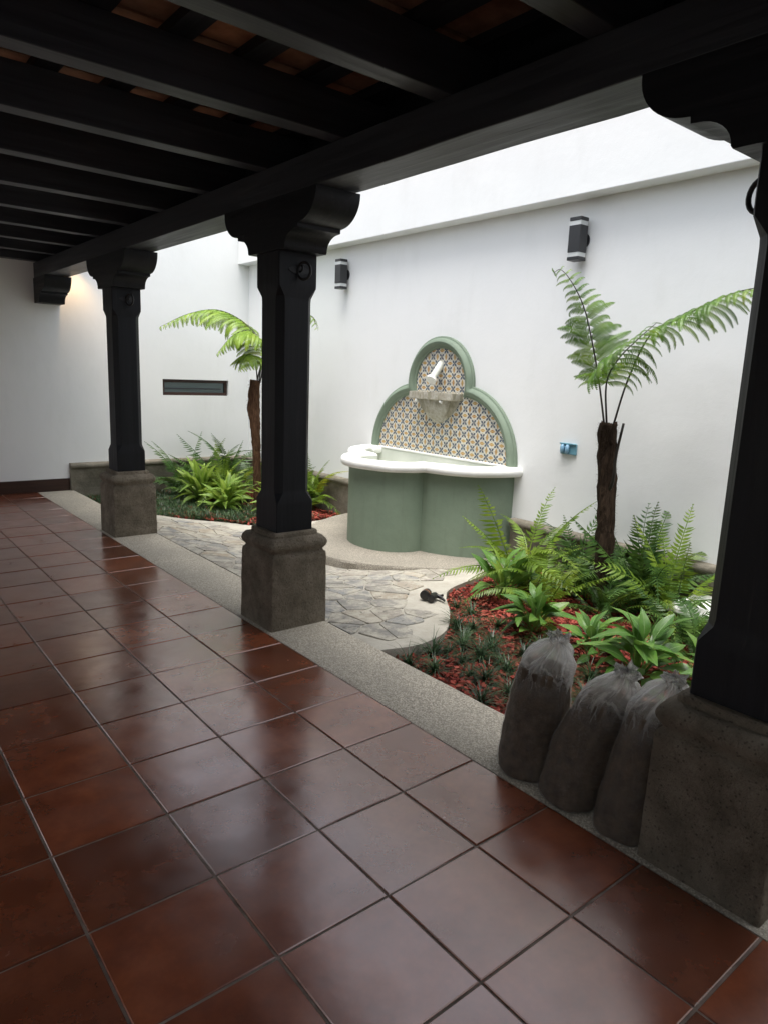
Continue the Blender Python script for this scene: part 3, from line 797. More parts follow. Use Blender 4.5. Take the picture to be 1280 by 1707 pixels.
for i in range(-9, 10):
    for j in range(0, 11):
        y, z = i * 0.125, 0.0625 + j * 0.125
        if any(inside((y + a * 0.058, z + b_ * 0.058), ipoly) for a in (-1, 0, 1) for b_ in (-1, 0, 1)) and all(inside((y + a * 0.0625, max(z + b_ * 0.0625, 0.01)), trefoil(-0.001)) for a in (-1, 1) for b_ in (-1, 1)):
            mm = Matrix.Translation((XW - 0.0065 - random.uniform(0, 0.0012), FY + y, 0.802 + z)) @ Matrix.Rotation(random.uniform(-0.006, 0.006), 4, 'Y') @ Matrix.Rotation(random.uniform(-0.006, 0.006), 4, 'Z')
            o = bpy.data.objects.new('glazed_tile', tl_me); COL.objects.link(o); o.parent = pan; mm.translation = mm.translation - ft.location - pan.location; o.matrix_local = mm
# spout
s0, s1 = Vector((XW - 0.004, FY + 0.005, 1.735)), Vector((XW - 0.165, FY - 0.03, 1.575)); dd = (s1 - s0).normalized()
sp_ = keep(MB().tube([s0, s1], [0.038, 0.034], 20).obj('spout', 'lining', auto=40), ft)
fg = MB().tube([s1 - dd * 0.018, s1 - dd * 0.012, s1 + dd * 0.012, s1 + dd * 0.014, s1 + dd * 0.0145, s1 - dd * 0.01], [0.036, 0.054, 0.056, 0.050, 0.018, 0.016], 20).obj('spout_flange', 'white_paint', auto=40)
fg.parent = sp_; fg.location = -ft.location
for f_ in (fg,): f_.location = f_.location - sp_.location + (Vector((0, 0, 0)) if True else None)
fg.matrix_parent_inverse = Matrix.Identity(4); fg.location = (0, 0, 0)
# carved half bowl under the spout
bw_ = MB(); rr = []
for k_ in range(13):
    tt = k_ / 12; z = 1.378 - 0.245 * tt; w = 0.262 * max(0.0, 1 - tt ** 1.6) ** 0.85 + 0.03; row = []
    for i in range(33):
        a = PI * i / 32; flute = 1 - 0.20 * (1 - abs(math.sin(a * 3.5))) ** 1.5 * (1 - tt * 0.6)
        row.append((XW - 0.005 - math.sin(a) * w * 0.5 * flute, FY - 0.0 + math.cos(a) * w * flute, z))
    rr.append(row)
bw_.rings(rr, closed=False, cap0=False, cap1=True)
bw_.f = [tuple(reversed(f)) for f in bw_.f]
bowl = keep(bw_.obj('wall_bowl', 'bowl_stone', auto=50), ft)
lp = []
for (d_, hw_, z) in ((0.0, 0.0, 1.374), (0.0, 0.315, 1.374), (0.0, 0.330, 1.382), (0.0, 0.332, 1.444), (0.0, 0.322, 1.450), (0.0, 0.0, 1.440)):
    dep = 0.135 + (0.01 if hw_ > 0.32 else 0)
    if hw_ == 0: continue
    lp.append([(XW - 0.004, FY - hw_, z), (XW - dep, FY - hw_ * 0.97, z), (XW - dep - 0.02, FY - hw_ * 0.5, z), (XW - dep - 0.02, FY + hw_ * 0.5, z), (XW - dep, FY + hw_ * 0.97, z), (XW - 0.004, FY + hw_, z)])
lip = MB().rings(lp).obj('bowl_lip', 'bowl_stone', auto=40); keep(lip, ft)
for yy in (FY + 0.20, FY - 0.16):
    dm = MB().tube([(XW - 0.135, yy, 1.363), (XW - 0.162, yy, 1.363)], [0.02, 0.012], 10); keep(dm.obj('boss', 'white_paint', smooth=True), ft)

# ------------------------------------------------------------------ wall lamps, socket, service box
def sconce(y, label):
    th = thing('wall_lamp', label, 'wall lamp', (XW, y, 2.56), 'black box lamps on the garden wall')
    w, x0, x1 = 0.055, XW - 0.135, XW - 0.035; z0, z1 = 2.565, 2.895
    for a, b, mt, nm, ins in ((z0, z0 + 0.028, 'black_metal', 'end_cap', 0), (z0 + 0.028, z0 + 0.062, 'frosted', 'light_band', 0.004), (z0 + 0.062, z1 - 0.062, 'black_metal', 'body', 0),
                              (z1 - 0.062, z1 - 0.028, 'frosted', 'light_band', 0.004), (z1 - 0.028, z1, 'black_metal', 'end_cap', 0)):
        keep(MB().box(x0 + ins, x1 - ins, y - w + ins, y + w - ins, a + 0.0004, b - 0.0004).obj(nm, mt, bevel=0.002 if not ins else 0), th)
    keep(MB().tube([(x1 - 0.002, y, 2.73), (XW - 0.012, y, 2.73)], 0.03, 16).obj('bracket', 'black_metal', auto=40), th)
    keep(MB().tube([(XW - 0.0125, y, 2.73), (XW - 0.0006, y, 2.73)], 0.058, 24).obj('wall_plate', 'black_metal', auto=40), th)
sconce(6.93, 'black box wall lamp left of the fountain, beside the middle column')
sconce(3.655, 'black box wall lamp right of the fountain, above the fern frond')
so = thing('power_socket', 'small blue double power socket on the white wall beside the fern trunk', 'socket', (XW, 3.615, 1.0))
keep(MB().box(XW - 0.022, XW - 0.0006, 3.535, 3.695, 0.995, 1.088).obj('cover_plate', 'blue_plastic', bevel=0.006), so)
keep(MB().box(XW - 0.036, XW - 0.0225, 3.532, 3.698, 1.080, 1.092).obj('hood', 'blue_plastic', bevel=0.004), so)
for yy in (3.662, 3.612):
    keep(MB().tube([(XW - 0.032, yy, 1.004), (XW - 0.038, yy, 1.02), (XW - 0.038, yy, 1.062), (XW - 0.032, yy, 1.076)], [0.012, 0.019, 0.019, 0.012], 14).obj('outlet_cover', 'smoke_cover', smooth=True), so)
sb = thing('service_box', 'low concrete box with a white lid among the right ferns', 'box', (4.66, 2.02, -0.1))
keep(MB().box(4.44, 4.88, 1.72, 2.30, -0.12, 0.085).obj('box_body', 'concrete', bevel=0.006), sb)
keep(MB().box(4.42, 4.90, 1.70, 2.32, 0.0855, 0.125).obj('lid', 'white_paint', bevel=0.008), sb)

# black pipe fitting on the path
pf = thing('pipe_fitting', 'small black pipe fitting with a copper band lying on the path', 'fitting', (3.42, 3.62, path_z(3.42, 3.62)))
z_ = path_z(3.42, 3.62) + 0.006
bo = Vector((3.42, 3.655, z_ + 0.036))
ax = Vector((0.86, 0.50, 0.0)).normalized(); sd_ = Vector((0.50, -0.86, 0))
keep(MB().tube([bo - ax * 0.036, bo - ax * 0.034, bo + ax * 0.034, bo + ax * 0.036], [0.026, 0.036, 0.036, 0.026], 20).obj('coupling', 'black_plastic', auto=35), pf)
keep(MB().tube([bo - ax * 0.008, bo + ax * 0.002], [0.0368, 0.0368], 20).obj('band', 'copper_band', auto=35), pf)
b2 = bo + sd_ * 0.062 - ax * 0.012 + Vector((0, 0, -0.008))
keep(MB().tube([b2 - ax * 0.055, b2 - ax * 0.05, b2 + ax * 0.03, b2 + ax * 0.06], [0.020, 0.028, 0.027, 0.020], 18).obj('barrel', 'black_plastic', auto=35), pf)
b3 = b2 + sd_ * 0.03 + ax * 0.02
keep(MB().tube([b2 + ax * 0.02, b3 + ax * 0.012, b3 + sd_ * 0.035 - ax * 0.005 + Vector((0, 0, -0.006)), b3 + sd_ * 0.065 - ax * 0.035 + Vector((0, 0, -0.014))], [0.018, 0.016, 0.012, 0.007], 12).obj('lever', 'black_plastic', smooth=True), pf)
keep(MB().tube([b3 + ax * 0.02, b3 + ax * 0.05 + sd_ * 0.025], [0.007, 0.010], 10).obj('pin', 'black_plastic', smooth=True), pf)

# ------------------------------------------------------------------ soil bags
def bag(base, top, rad, label, sd0, squash=0.92, knot=(0.0, 0.0)):
    th = thing('soil_bag', label, 'bag', (base[0], base[1], 0.001), 'bags of soil beside the nearest column')
    b, tp = Vector(base), Vector(top); N = 54; K = 72
    prof = [(0.0, 0.72), (0.006, 0.96), (0.025, 1.05), (0.08, 1.08), (0.2, 1.10), (0.35, 1.07), (0.5, 1.02), (0.64, 0.96), (0.74, 0.90), (0.81, 0.84), (0.87, 0.74), (0.915, 0.54), (0.945, 0.32), (0.958, 0.17), (0.968, 0.17), (0.985, 0.33), (1.0, 0.40)]
    def pr_(t_):
        for (a, ra_), (c_, rc_) in zip(prof[:-1], prof[1:]):
            if t_ <= c_: return ra_ + (rc_ - ra_) * (t_ - a) / (c_ - a)
        return prof[-1][1]
    def build(shrink, tmax, folds):
        rings_ = []; uvs = []
        ts = [0, 0.006, 0.025] + [0.025 + (tmax - 0.025) * (i / (N - 1)) for i in range(1, N)]
        for t_ in ts:
            bend = sm(t_) * 0.35 + t_ * 0.65
            kn = sm((t_ - 0.78) / 0.18)
            c_ = b + (tp - b) * bend + Vector((knot[0], knot[1], 0)) * kn; c_.z = b.z + (tp.z - b.z) * t_
            r_ = pr_(t_) * rad - shrink
            ring = []
            gat = sm((t_ - 0.58) / 0.34)
            for i in range(K):
                a = 2 * PI * i / K; ca, sa = math.cos(a), math.sin(a)
                lump = 1 + mnoise.noise(Vector((ca * 1.2 + sd0, sa * 1.2, t_ * 2.6))) * 0.13 + mnoise.noise(Vector((ca * 3.2 + sd0, sa * 3.2, t_ * 9))) * 0.045
                # horizontal creases of the slumped film, radial pleats at the neck
                cr = mnoise.noise(Vector((ca * 2.2, sa * 2.2 + sd0, t_ * 42 + ca * 3))) * 0.030 * folds
                w1 = mnoise.noise(Vector((ca * 5.5 + sd0, sa * 5.5, t_ * 2.2))); w2 = mnoise.noise(Vector((ca * 11 + sd0, sa * 11, t_ * 3.0)))
                fo = 1 + folds * gat * (0.42 * w1 + 0.26 * w2)
                ring.append((c_.x + ca * r_ * (lump + cr) * fo * squash, c_.y + sa * r_ * (lump + cr) * fo, c_.z + folds * gat * rad * 0.30 * mnoise.noise(Vector((ca * 2.5, sa * 2.5, sd0 + t_ * 2)))))
                uvs.append((i / K, t_))
            rings_.append(ring)
        mb = MB(); mb.rings(rings_); mb.uv = uvs
        return mb
    keep(build(0.005, 0.765, 0.12).obj('soil', 'bag_soil', smooth=True), th)
    keep(build(0.0, 1.0, 1.0).obj('plastic_film', 'film', smooth=True), th)
    nk = b + (tp - b) * 0.955 + Vector((knot[0], knot[1], 0)); nk.z = b.z + (tp.z - b.z) * 0.955
    tie = MB(); tie.tube([(nk.x + math.cos(a_ * PI / 6) * rad * 0.20, nk.y + math.sin(a_ * PI / 6) * rad * 0.20, nk.z + 0.006 * math.sin(a_)) for a_ in range(13)], 0.006, 6, False)
    keep(tie.obj('tie', 'film', smooth=True), th)
bag((2.180, 1.655, 0.002), (2.250, 1.650, 0.580), 0.122, 'leftmost and tallest clear plastic bag of soil on the kerb', 1.7, knot=(0.03, -0.02))
bag((2.160, 1.430, 0.002), (2.285, 1.360, 0.535), 0.121, 'middle clear plastic bag of dark soil, leaning between two others', 4.1, knot=(0.01, -0.04))
bag((2.155, 1.185, 0.002), (2.290, 1.165, 0.570), 0.113, 'clear plastic bag of soil leaning against the nearest stone plinth', 7.9, knot=(0.03, -0.02))

# ------------------------------------------------------------------ foliage building blocks
def leaf_mesh(name, mat, width, arch_, fold, petiole=0.25, wave=0.0, nseg=9, sharp=1.0):
    """length 1 along +X, base at the origin"""
    q = MB(); q.uv = []; rows = []
    for i in range(nseg + 1):
        t_ = i / nseg
        if t_ < petiole: w = 0.022
        else:
            u_ = (t_ - petiole) / (1 - petiole); w = width * (math.sin(PI * min(1, u_ ** 0.85)) ** 0.8) * (1 - 0.25 * u_ * sharp) + 0.004
        x = t_ * (1 - 0.18 * arch_ * t_); z = arch_ * (0.45 * t_ - 0.75 * t_ * t_)
        row = []
        for s_, vv in ((-1, 0.0), (-0.5, 0.25), (0, 0.5), (0.5, 0.75), (1, 1.0)):
            row.append((x, s_ * w, z + abs(s_) * w * fold + wave * w * math.sin(t_ * 15 + s_ * 2) * abs(s_))); q.uv.append((t_, vv))
        rows.append(row)
    q.rings(rows, closed=False, cap0=False, cap1=False)
    return q.mesh(name, mat, True)
BROAD = [leaf_mesh('leaf', 'broad_leaf', w, a, f, 0.34, wv) for w, a, f, wv in ((0.125, 0.8, 0.15, 0.12), (0.140, 1.2, 0.2, 0.2), (0.115, 1.6, 0.12, 0.14), (0.130, 0.4, 0.22, 0.1), (0.105, 1.0, 0.1, 0.25))]
LIME = [leaf_mesh('leaf', 'lime_leaf', w, a, f, 0.12, wv) for w, a, f, wv in ((0.085, 0.6, 0.25, 0.15), (0.10, 1.1, 0.22, 0.2), (0.08, 1.6, 0.2, 0.15), (0.09, 0.3, 0.3, 0.1))]

def broad_plant(loc, n, size, label, kinds, sd0, spread=1.0, group='broad leaved plants in the beds', name='leafy_plant', front=None):
    rr = random.Random(sd0)
    th = thing(name, label, 'plant', loc, group)
    for i in range(n):
        az = i * 2.39996 + rr.uniform(-0.35, 0.35); f = (i + 0.5) / n
        el = R(76 - 62 * f * spread + rr.uniform(-14, 14))
        L = size * (0.60 + 0.40 * math.sin(PI * min(1, 0.2 + f * 0.75)) + rr.uniform(-0.14, 0.12))
        ex = Vector((math.cos(az) * math.cos(el), math.sin(az) * math.cos(el), math.sin(el)))
        ez = Vector((-math.cos(az) * math.sin(el), -math.sin(az) * math.sin(el), math.cos(el)))
        rollv = Matrix.Rotation(rr.uniform(-0.8, 0.8), 3, ex)
        org = Vector(loc) + Vector((math.cos(az), math.sin(az), 0)) * 0.05 * rr.random() + Vector((0, 0, size * 0.55 * (1 - f) * rr.uniform(0.5, 1)))
        inst(rr.choice(kinds), 'leaf', basis(org, ex, rollv @ ez, (L, L, L)), th)
    return th

def frond_mesh(name, mat, arch_, npair, plen, seed, droop=0.25, tipcurl=0.0, fork=0.0):
    """sword-fern frond: length 1 along +X, arching in XZ; leaflets both sides"""
    rr = random.Random(seed); q = MB()
    def P(t_):
        return Vector((t_ * (1 - 0.20 * arch_ * t_), 0.06 * arch_ * math.sin(t_ * 3 + seed), arch_ * (0.55 * t_ - 0.85 * t_ * t_)))
    pts = [P(i / 12) for i in range(13)]
    q.tube(pts, [0.008 * (1 - 0.75 * i / 12) for i in range(13)], 4, False)
    for i in range(npair):
        t_ = 0.12 + 0.87 * i / (npair - 1); p = P(t_); tg = (P(min(1, t_ + 0.02)) - P(t_ - 0.02)).normalized()
        L = plen * (math.sin(PI * min(1.0, (0.10 + 0.92 * (i / (npair - 1)) ** 0.8))) ** 0.7 + 0.10)
        if rr.random() < 0.08: continue
        kx = rr.uniform(0.75, 1.15)
        for sg in (-1, 1):
            sidev = Vector((0, sg, 0)); upv = sidev.cross(tg) * sg; upv = tg.cross(sidev) * (-sg) if upv.z < 0 else upv
            dr_ = (sidev * (0.92 + rr.uniform(-.1, .1)) + tg * (0.38 + rr.uniform(-.1, .15)) + Vector((0, 0, -droop + rr.uniform(-.15, .15)))).normalized()
            wv = tg * (0.5 * 0.15 * L + 0.0035); n1 = Vector((0, 0, 1))
            l_ = L * kx * rr.uniform(0.8, 1.15); sag = Vector((0, 0, -0.12 * l_))
            a0 = p; a1 = p + dr_ * l_ * 0.25; a2 = p + dr_ * l_ * 0.62 + sag * 0.5; a3 = p + dr_ * l_ + sag * 1.4 + tg * l_ * 0.10
            i0 = len(q.v)
            q.v += [tuple(a0), tuple(a1 - wv), tuple(a1 + wv * 1.1), tuple(a2 - wv * 0.85), tuple(a2 + wv * 0.8), tuple(a3)]
            fs = [(0, 1, 2), (1, 3, 4, 2), (3, 5, 4)]
            q.f += [tuple(i0 + k_ for k_ in (f_ if sg < 0 else tuple(reversed(f_)))) for f_ in fs]
    return q.mesh(name, mat)
SWORD = {m_: [frond_mesh('frond', m_, a, n, l, s_, d) for a, n, l, s_, d in ((0.45, 30, 0.105, 1, 0.25), (0.85, 34, 0.095, 2, 0.35), (1.3, 32, 0.10, 3, 0.2), (0.2, 28, 0.11, 4, 0.4), (0.7, 20, 0.165, 5, 0.15), (1.7, 30, 0.09, 6, 0.3))] for m_ in ('fern_leaf', 'fern_dark')}

def sword_fern(loc, n, size, label, mat, sd0, lo=8, hi=80, az0=0, az1=360):
    rr = random.Random(sd0)
    th = thing('sword_fern', label, 'fern', loc, 'sword ferns in the beds')
    for i in range(n):
        az = R(az0 + (az1 - az0) * ((i * 0.618034 + rr.uniform(-.04, .04)) % 1.0)); f = (i + 0.5) / n
        el = R(hi - (hi - lo) * f + rr.uniform(-9, 9)); L = size * rr.uniform(0.5, 1.15)
        ex = Vector((math.cos(az) * math.cos(el), math.sin(az) * math.cos(el), math.sin(el)))
        ez = Vector((-math.cos(az) * math.sin(el), -math.sin(az) * math.sin(el), math.cos(el)))
        rollv = Matrix.Rotation(rr.uniform(-0.5, 0.5), 3, ex)
        org = Vector(loc) + Vector((rr.uniform(-.04, .04), rr.uniform(-.04, .04), 0))
        inst(rr.choice(SWORD[mat]), 'frond', basis(org, ex, rollv @ ez, (L, L * rr.uniform(.85, 1.15), L)), th)
    return th

def pinna_mesh(name, mat, droop, npair, seed):
    """one feathered side branch of a tree-fern frond, length 1 along +X, drooping"""
    rr = random.Random(seed); q = MB()
    def P(t_):
        a = droop * t_ ** 1.5
        return Vector((math.sin(min(a, 1.6) * 0.9) / max(droop * 0.9, .3) * 0.9 if droop > .3 else t_, 0.03 * math.sin(4 * t_ + seed), -0.5 * droop * t_ ** 2.0 * (0.75 + 0.25 * t_)))
    def P2(t_):   # integrate a bending direction
        x = z = 0.0; st_ = 16
        for k_ in range(st_):
            u_ = t_ * (k_ + 0.5) / st_; an = -droop * u_ ** 1.25
            x += math.cos(an) * t_ / st_; z += math.sin(an) * t_ / st_
        return Vector((x, 0.02 * math.sin(4 * t_ + seed), z))
    pts = [P2(i / 8) for i in range(9)]
    q.tube(pts, [0.014 * (1 - 0.8 * i / 8) for i in range(9)], 3, False)
    for i in range(npair):
        t_ = 0.04 + 0.94 * i / (npair - 1); p = P2(t_); tg = (P2(min(1, t_ + 0.03)) - P2(max(0, t_ - 0.03))).normalized()
        nrm = Vector((-tg.z, 0, tg.x))
        L = 0.185 * (1 - t_) ** 0.55 * min(1, 0.75 + t_ * 3) + 0.012
        for sg in (-1, 1):
            dr_ = (Vector((0, sg, 0)) + tg * 0.35 - nrm * (0.30 + rr.uniform(-.1, .2))).normalized()
            wv = tg * 0.0175
            a1 = p + dr_ * L * 0.55; a2 = p + dr_ * L * rr.uniform(.9, 1.1) + tg * 0.02 - nrm * L * 0.15
            i0 = len(q.v); q.v += [tuple(p - wv), tuple(p + wv), tuple(a1 + wv * 0.95), tuple(a1 - wv * 0.85), tuple(a2)]
            q.f += [tuple(i0 + k_ for k_ in (f_ if sg < 0 else tuple(reversed(f_)))) for f_ in ((0, 1, 2, 3), (3, 2, 4))]
    return q.mesh(name, mat)
PINNA = {m_: [pinna_mesh('pinna', m_, d, 24, s_) for d, s_ in ((1.0, 1), (1.35, 2), (1.7, 3), (2.1, 4))] for m_ in ('tree_fern_leaf', 'tree_fern_lime')}

def tree_fern(loc, trunk_pts, trunk_r, fronds, mat, tmat, label, sd0, stubs=()):
    rr = random.Random(sd0); loc = Vector(loc)
    th = thing('tree_fern', label, 'tree fern', loc, 'tree ferns in the beds')
    # shaggy trunk
    sp2 = spline(trunk_pts, 40); K = 26; rings_ = []
    for k_, p in enumerate(sp2):
        t_ = k_ / 40 * (len(trunk_r) - 1); a = int(min(t_, len(trunk_r) - 2)); r_ = trunk_r[a] + (trunk_r[a + 1] - trunk_r[a]) * (t_ - a)
        rings_.append([(p.x + math.cos(2 * PI * i / K) * r_ * (1 + 0.34 * mnoise.noise(Vector((math.cos(2 * PI * i / K) * 2.6, math.sin(2 * PI * i / K) * 2.6 + sd0, p.z * 16)))),
                        p.y + math.sin(2 * PI * i / K) * r_ * (1 + 0.34 * mnoise.noise(Vector((math.cos(2 * PI * i / K) * 2.6 + 9, math.sin(2 * PI * i / K) * 2.6, p.z * 16 + sd0)))), p.z + (0.05 * mnoise.noise(Vector((i * 1.7, sd0, 1))) if k_ == 40 else 0)) for i in range(K)])
    tb = MB(); tb.rings(rings_)
    # hair-like fibres standing off the bark
    for _ in range(2200):
        k_ = rr.randrange(2, 40); p = sp2[k_]; a = rr.uniform(0, 2 * PI); t_ = k_ / 40 * (len(trunk_r) - 1); ia = int(min(t_, len(trunk_r) - 2)); r_ = trunk_r[ia]
        q0 = Vector((p.x + math.cos(a) * r_ * 0.95, p.y + math.sin(a) * r_ * 0.95, p.z + rr.uniform(-.02, .02)))
        dd_ = Vector((math.cos(a), math.sin(a), rr.uniform(-0.9, 0.9))).normalized() * rr.uniform(0.012, 0.048); w_ = Vector((-math.sin(a), math.cos(a), 0)) * 0.0022
        i0 = len(tb.v); tb.v += [tuple(q0 - w_), tuple(q0 + w_), tuple(q0 + dd_)]; tb.f.append((i0, i0 + 1, i0 + 2))
    keep(tb.obj('trunk', tmat, smooth=True), th)
    for sp3, r_ in stubs:
        keep(MB().tube(spline(sp3, 10), [r_ * (1 - 0.3 * i / 10) for i in range(11)], 7).obj('frond_stub', 'fern_stem', smooth=True), th)
    for pts, t0, n, pl_, hang, *hint in fronds:
        N = 60; cv = spline(pts, N)
        tot = [0.0]
        for a, b_ in zip(cv[:-1], cv[1:]): tot.append(tot[-1] + (b_ - a).length)
        rach = MB(); rach.tube(cv[::2], [0.0085 * (1 - 0.8 * i / (len(cv[::2]) - 1)) for i in range(len(cv[::2]))], 6)
        fr = rach.obj('frond', 'fern_stem' , smooth=True); keep(fr, th)
        for i in range(n):
            f = i / (n - 1); s_ = (t0 + (0.995 - t0) * f) * tot[-1]
            k_ = next((q_ for q_ in range(N) if tot[q_ + 1] >= s_), N - 1)
            p = cv[k_].lerp(cv[k_ + 1], (s_ - tot[k_]) / max(1e-6, tot[k_ + 1] - tot[k_])); tg = (cv[min(N, k_ + 2)] - cv[max(0, k_ - 1)]).normalized()
            side_ = tg.cross(Vector((0, 0, 1)))
            if side_.length < 0.15: side_ = Vector((0.6, -0.8, 0))
            if hint:
                side_ = Vector(hint[0]); side_ = side_ - tg * side_.dot(tg)
            side_.normalize(); upv = side_.cross(tg).normalized()
            L = pl_ * (0.62 + 0.38 * math.sin(PI * min(1, f * 1.25 + 0.12))) * (1 - 0.72 * f ** 3.2)
            for sg in (-1, 1):
                ex = (side_ * sg * 0.9 + tg * (0.30 + rr.uniform(-.08, .08)) + Vector((0, 0, 0.12 - hang + rr.uniform(-.08, .08)))).normalized()
                ez = (upv * 0.7 + Vector((0, 0, 0.6))).normalized() if not hint else (upv * 0.85 + tg * 0.45).normalized()
                ll = L * rr.uniform(0.88, 1.1)
                o = bpy.data.objects.new('pinna', rr.choice(PINNA[mat])); COL.objects.link(o); o.parent = fr
                mm = basis(p + Vector((0, 0, 0)), ex, ez, (ll, ll, ll)); mm.translation = mm.translation - loc - fr.location; o.matrix_local = mm
    return th

tree_fern((4.50, 2.90, -0.09),
          [(4.52, 2.86, -0.14), (4.51, 2.88, 0.3), (4.50, 2.91, 0.8), (4.50, 2.945, 1.15), (4.50, 2.955, 1.315)], [0.068, 0.066, 0.064, 0.068, 0.060],
          [([(4.50, 2.985, 1.29), (4.48, 3.051, 1.597), (4.42, 3.075, 1.809), (4.35, 3.135, 2.099), (4.30, 3.222, 2.286), (4.27, 3.316, 2.393), (4.25, 3.369, 2.375)], 0.26, 19, 0.30, -0.08, (0.50, -0.86, 0.0)),
           ([(4.48, 2.955, 1.30), (4.42, 2.951, 1.599), (4.30, 2.80, 1.763), (4.20, 2.60, 1.894), (4.10, 2.42, 1.985)], 0.30, 15, 0.34, 0.10),
           ([(4.50, 2.915, 1.295), (4.50, 2.835, 1.625), (4.48, 2.689, 1.933), (4.45, 2.477, 2.034), (4.40, 2.191, 2.145), (4.35, 1.952, 2.184), (4.30, 1.70, 2.14)], 0.40, 21, 0.28, 0.15)],
          'tree_fern_leaf', 'trunk_dark', 'tall dark-trunked tree fern with three fronds right of the fountain', 3,
          stubs=(([(4.48, 2.89, 0.80), (4.44, 2.83, 0.92), (4.43, 2.82, 1.10), (4.42, 2.78, 1.33)], 0.013),))
tree_fern((4.22, 7.66, -0.11),
          [(4.20, 7.66, -0.16), (4.20, 7.67, 0.4), (4.19, 7.68, 0.8), (4.175, 7.71, 1.15), (4.185, 7.70, 1.47)], [0.046, 0.046, 0.054, 0.074, 0.058],
          [([(4.20, 7.68, 1.45), (4.287, 7.70, 1.867), (4.192, 7.95, 2.151), (4.004, 8.30, 2.314), (3.741, 8.60, 2.261), (3.445, 8.80, 2.085)], 0.34, 24, 0.42, 0.2),
           ([(4.217, 7.66, 1.45), (4.223, 7.60, 1.828), (4.07, 7.60, 2.049), (3.888, 7.70, 1.984), (3.736, 7.80, 1.769)], 0.30, 20, 0.40, 0.2),
           ([(4.234, 7.66, 1.45), (4.272, 7.50, 2.005), (4.416, 7.20, 2.246), (4.535, 7.0, 2.234), (4.563, 6.92, 2.10)], 0.40, 16, 0.30, 0.2),
           ([(4.20, 7.66, 1.45), (4.127, 7.60, 1.74), (3.99, 7.56, 1.76), (3.90, 7.55, 1.60)], 0.35, 14, 0.34, 0.2)],
          'tree_fern_lime', 'trunk_brown', 'lime green tree fern with arching fronds behind the middle column', 8)

# ------------------------------------------------------------------ bedding plants
def P0(x, y): return (x, y, soil_z(x, y) - 0.005)
broad_plant(P0(4.02, 3.42), 27, 0.37, 'tall pale green leafy plant at the right foot of the fountain', BROAD + LIME[:1], 21, 0.75)
broad_plant(P0(3.62, 2.80), 48, 0.33, 'bushy mid green leafy plant directly behind the tallest soil bag', BROAD, 22)
broad_plant(P0(3.62, 2.33), 32, 0.27, 'small dark green leafy plant behind the middle soil bag', BROAD, 23)
broad_plant(P0(3.52, 1.96), 41, 0.40, 'large dark green leafy plant behind the right soil bag', BROAD, 24)
broad_plant(P0(3.75, 1.62), 29, 0.31, 'dark leafy plant half hidden behind the nearest column', BROAD, 25)
broad_plant(P0(3.80, 7.72), 57, 0.39, 'lime green strap leaved clump at the front of the far bed', LIME, 26)
broad_plant(P0(3.72, 8.28), 45, 0.48, 'tall lime leaved clump at the left of the far bed', LIME, 27, 0.8)
broad_plant(P0(4.20, 7.28), 29, 0.39, 'lime leaved plant beside the far fern trunk, behind the middle column', LIME, 28, 0.8)
broad_plant(P0(4.62, 7.28), 29, 0.33, 'small lime leafy plant left of the fountain', LIME, 29)

broad_plant(P0(4.02, 7.98), 34, 0.37, 'yellow-green leafy clump beneath the far fern fronds', LIME, 61, 0.8)
sword_fern(P0(4.38, 3.50), 23, 1.02, 'bright upright sword fern against the fountain and socket', 'fern_leaf', 31, 10, 84)
sword_fern(P0(4.16, 3.16), 17, 0.72, 'arching light green sword fern spilling over the red mulch', 'fern_leaf', 32, 5, 70)
sword_fern(P0(4.62, 3.12), 21, 0.86, 'dark sword fern behind the right fern trunk', 'fern_dark', 33, 15, 80)
sword_fern(P0(4.36, 2.76), 17, 0.58, 'low green sword fern around the foot of the right fern trunk', 'fern_dark', 34, 5, 75)
sword_fern(P0(4.66, 2.62), 23, 0.97, 'tall dark green sword fern right of the fern trunk', 'fern_dark', 35, 20, 84)
sword_fern(P0(4.30, 2.10), 22, 0.52, 'low sword fern spreading over the near corner of the white lidded box', 'fern_dark', 62, 0, 70)
sword_fern(P0(4.62, 2.36), 16, 0.86, 'green sword fern beside the white lidded box', 'fern_leaf', 36, 15, 80)
sword_fern(P0(4.12, 1.92), 18, 0.66, 'sword fern drooping in front of the white lidded box', 'fern_dark', 37, 0, 60)
sword_fern(P0(4.05, 1.45), 18, 0.66, 'dark sword fern behind the nearest column', 'fern_dark', 38, 0, 65)
sword_fern(P0(4.02, 8.25), 43, 0.80, 'bright mounded sword fern in the middle of the far bed', 'fern_leaf', 39, 5, 80)
sword_fern(P0(4.30, 8.75), 32, 1.06, 'tall dark sword fern near the corner of the walls', 'fern_dark', 40, 20, 84)
sword_fern(P0(3.78, 8.80), 26, 0.92, 'dark sword fern by the end wall, left in the far bed', 'fern_dark', 41, 15, 80)
sword_fern(P0(4.72, 8.10), 21, 0.86, 'sword fern close to the garden wall behind the far fern trunk', 'fern_dark', 42, 15, 84)
sword_fern(P0(4.72, 7.30), 26, 0.91, 'light green sword fern beside the fountain, right of the middle column', 'fern_leaf', 43, 15, 84)

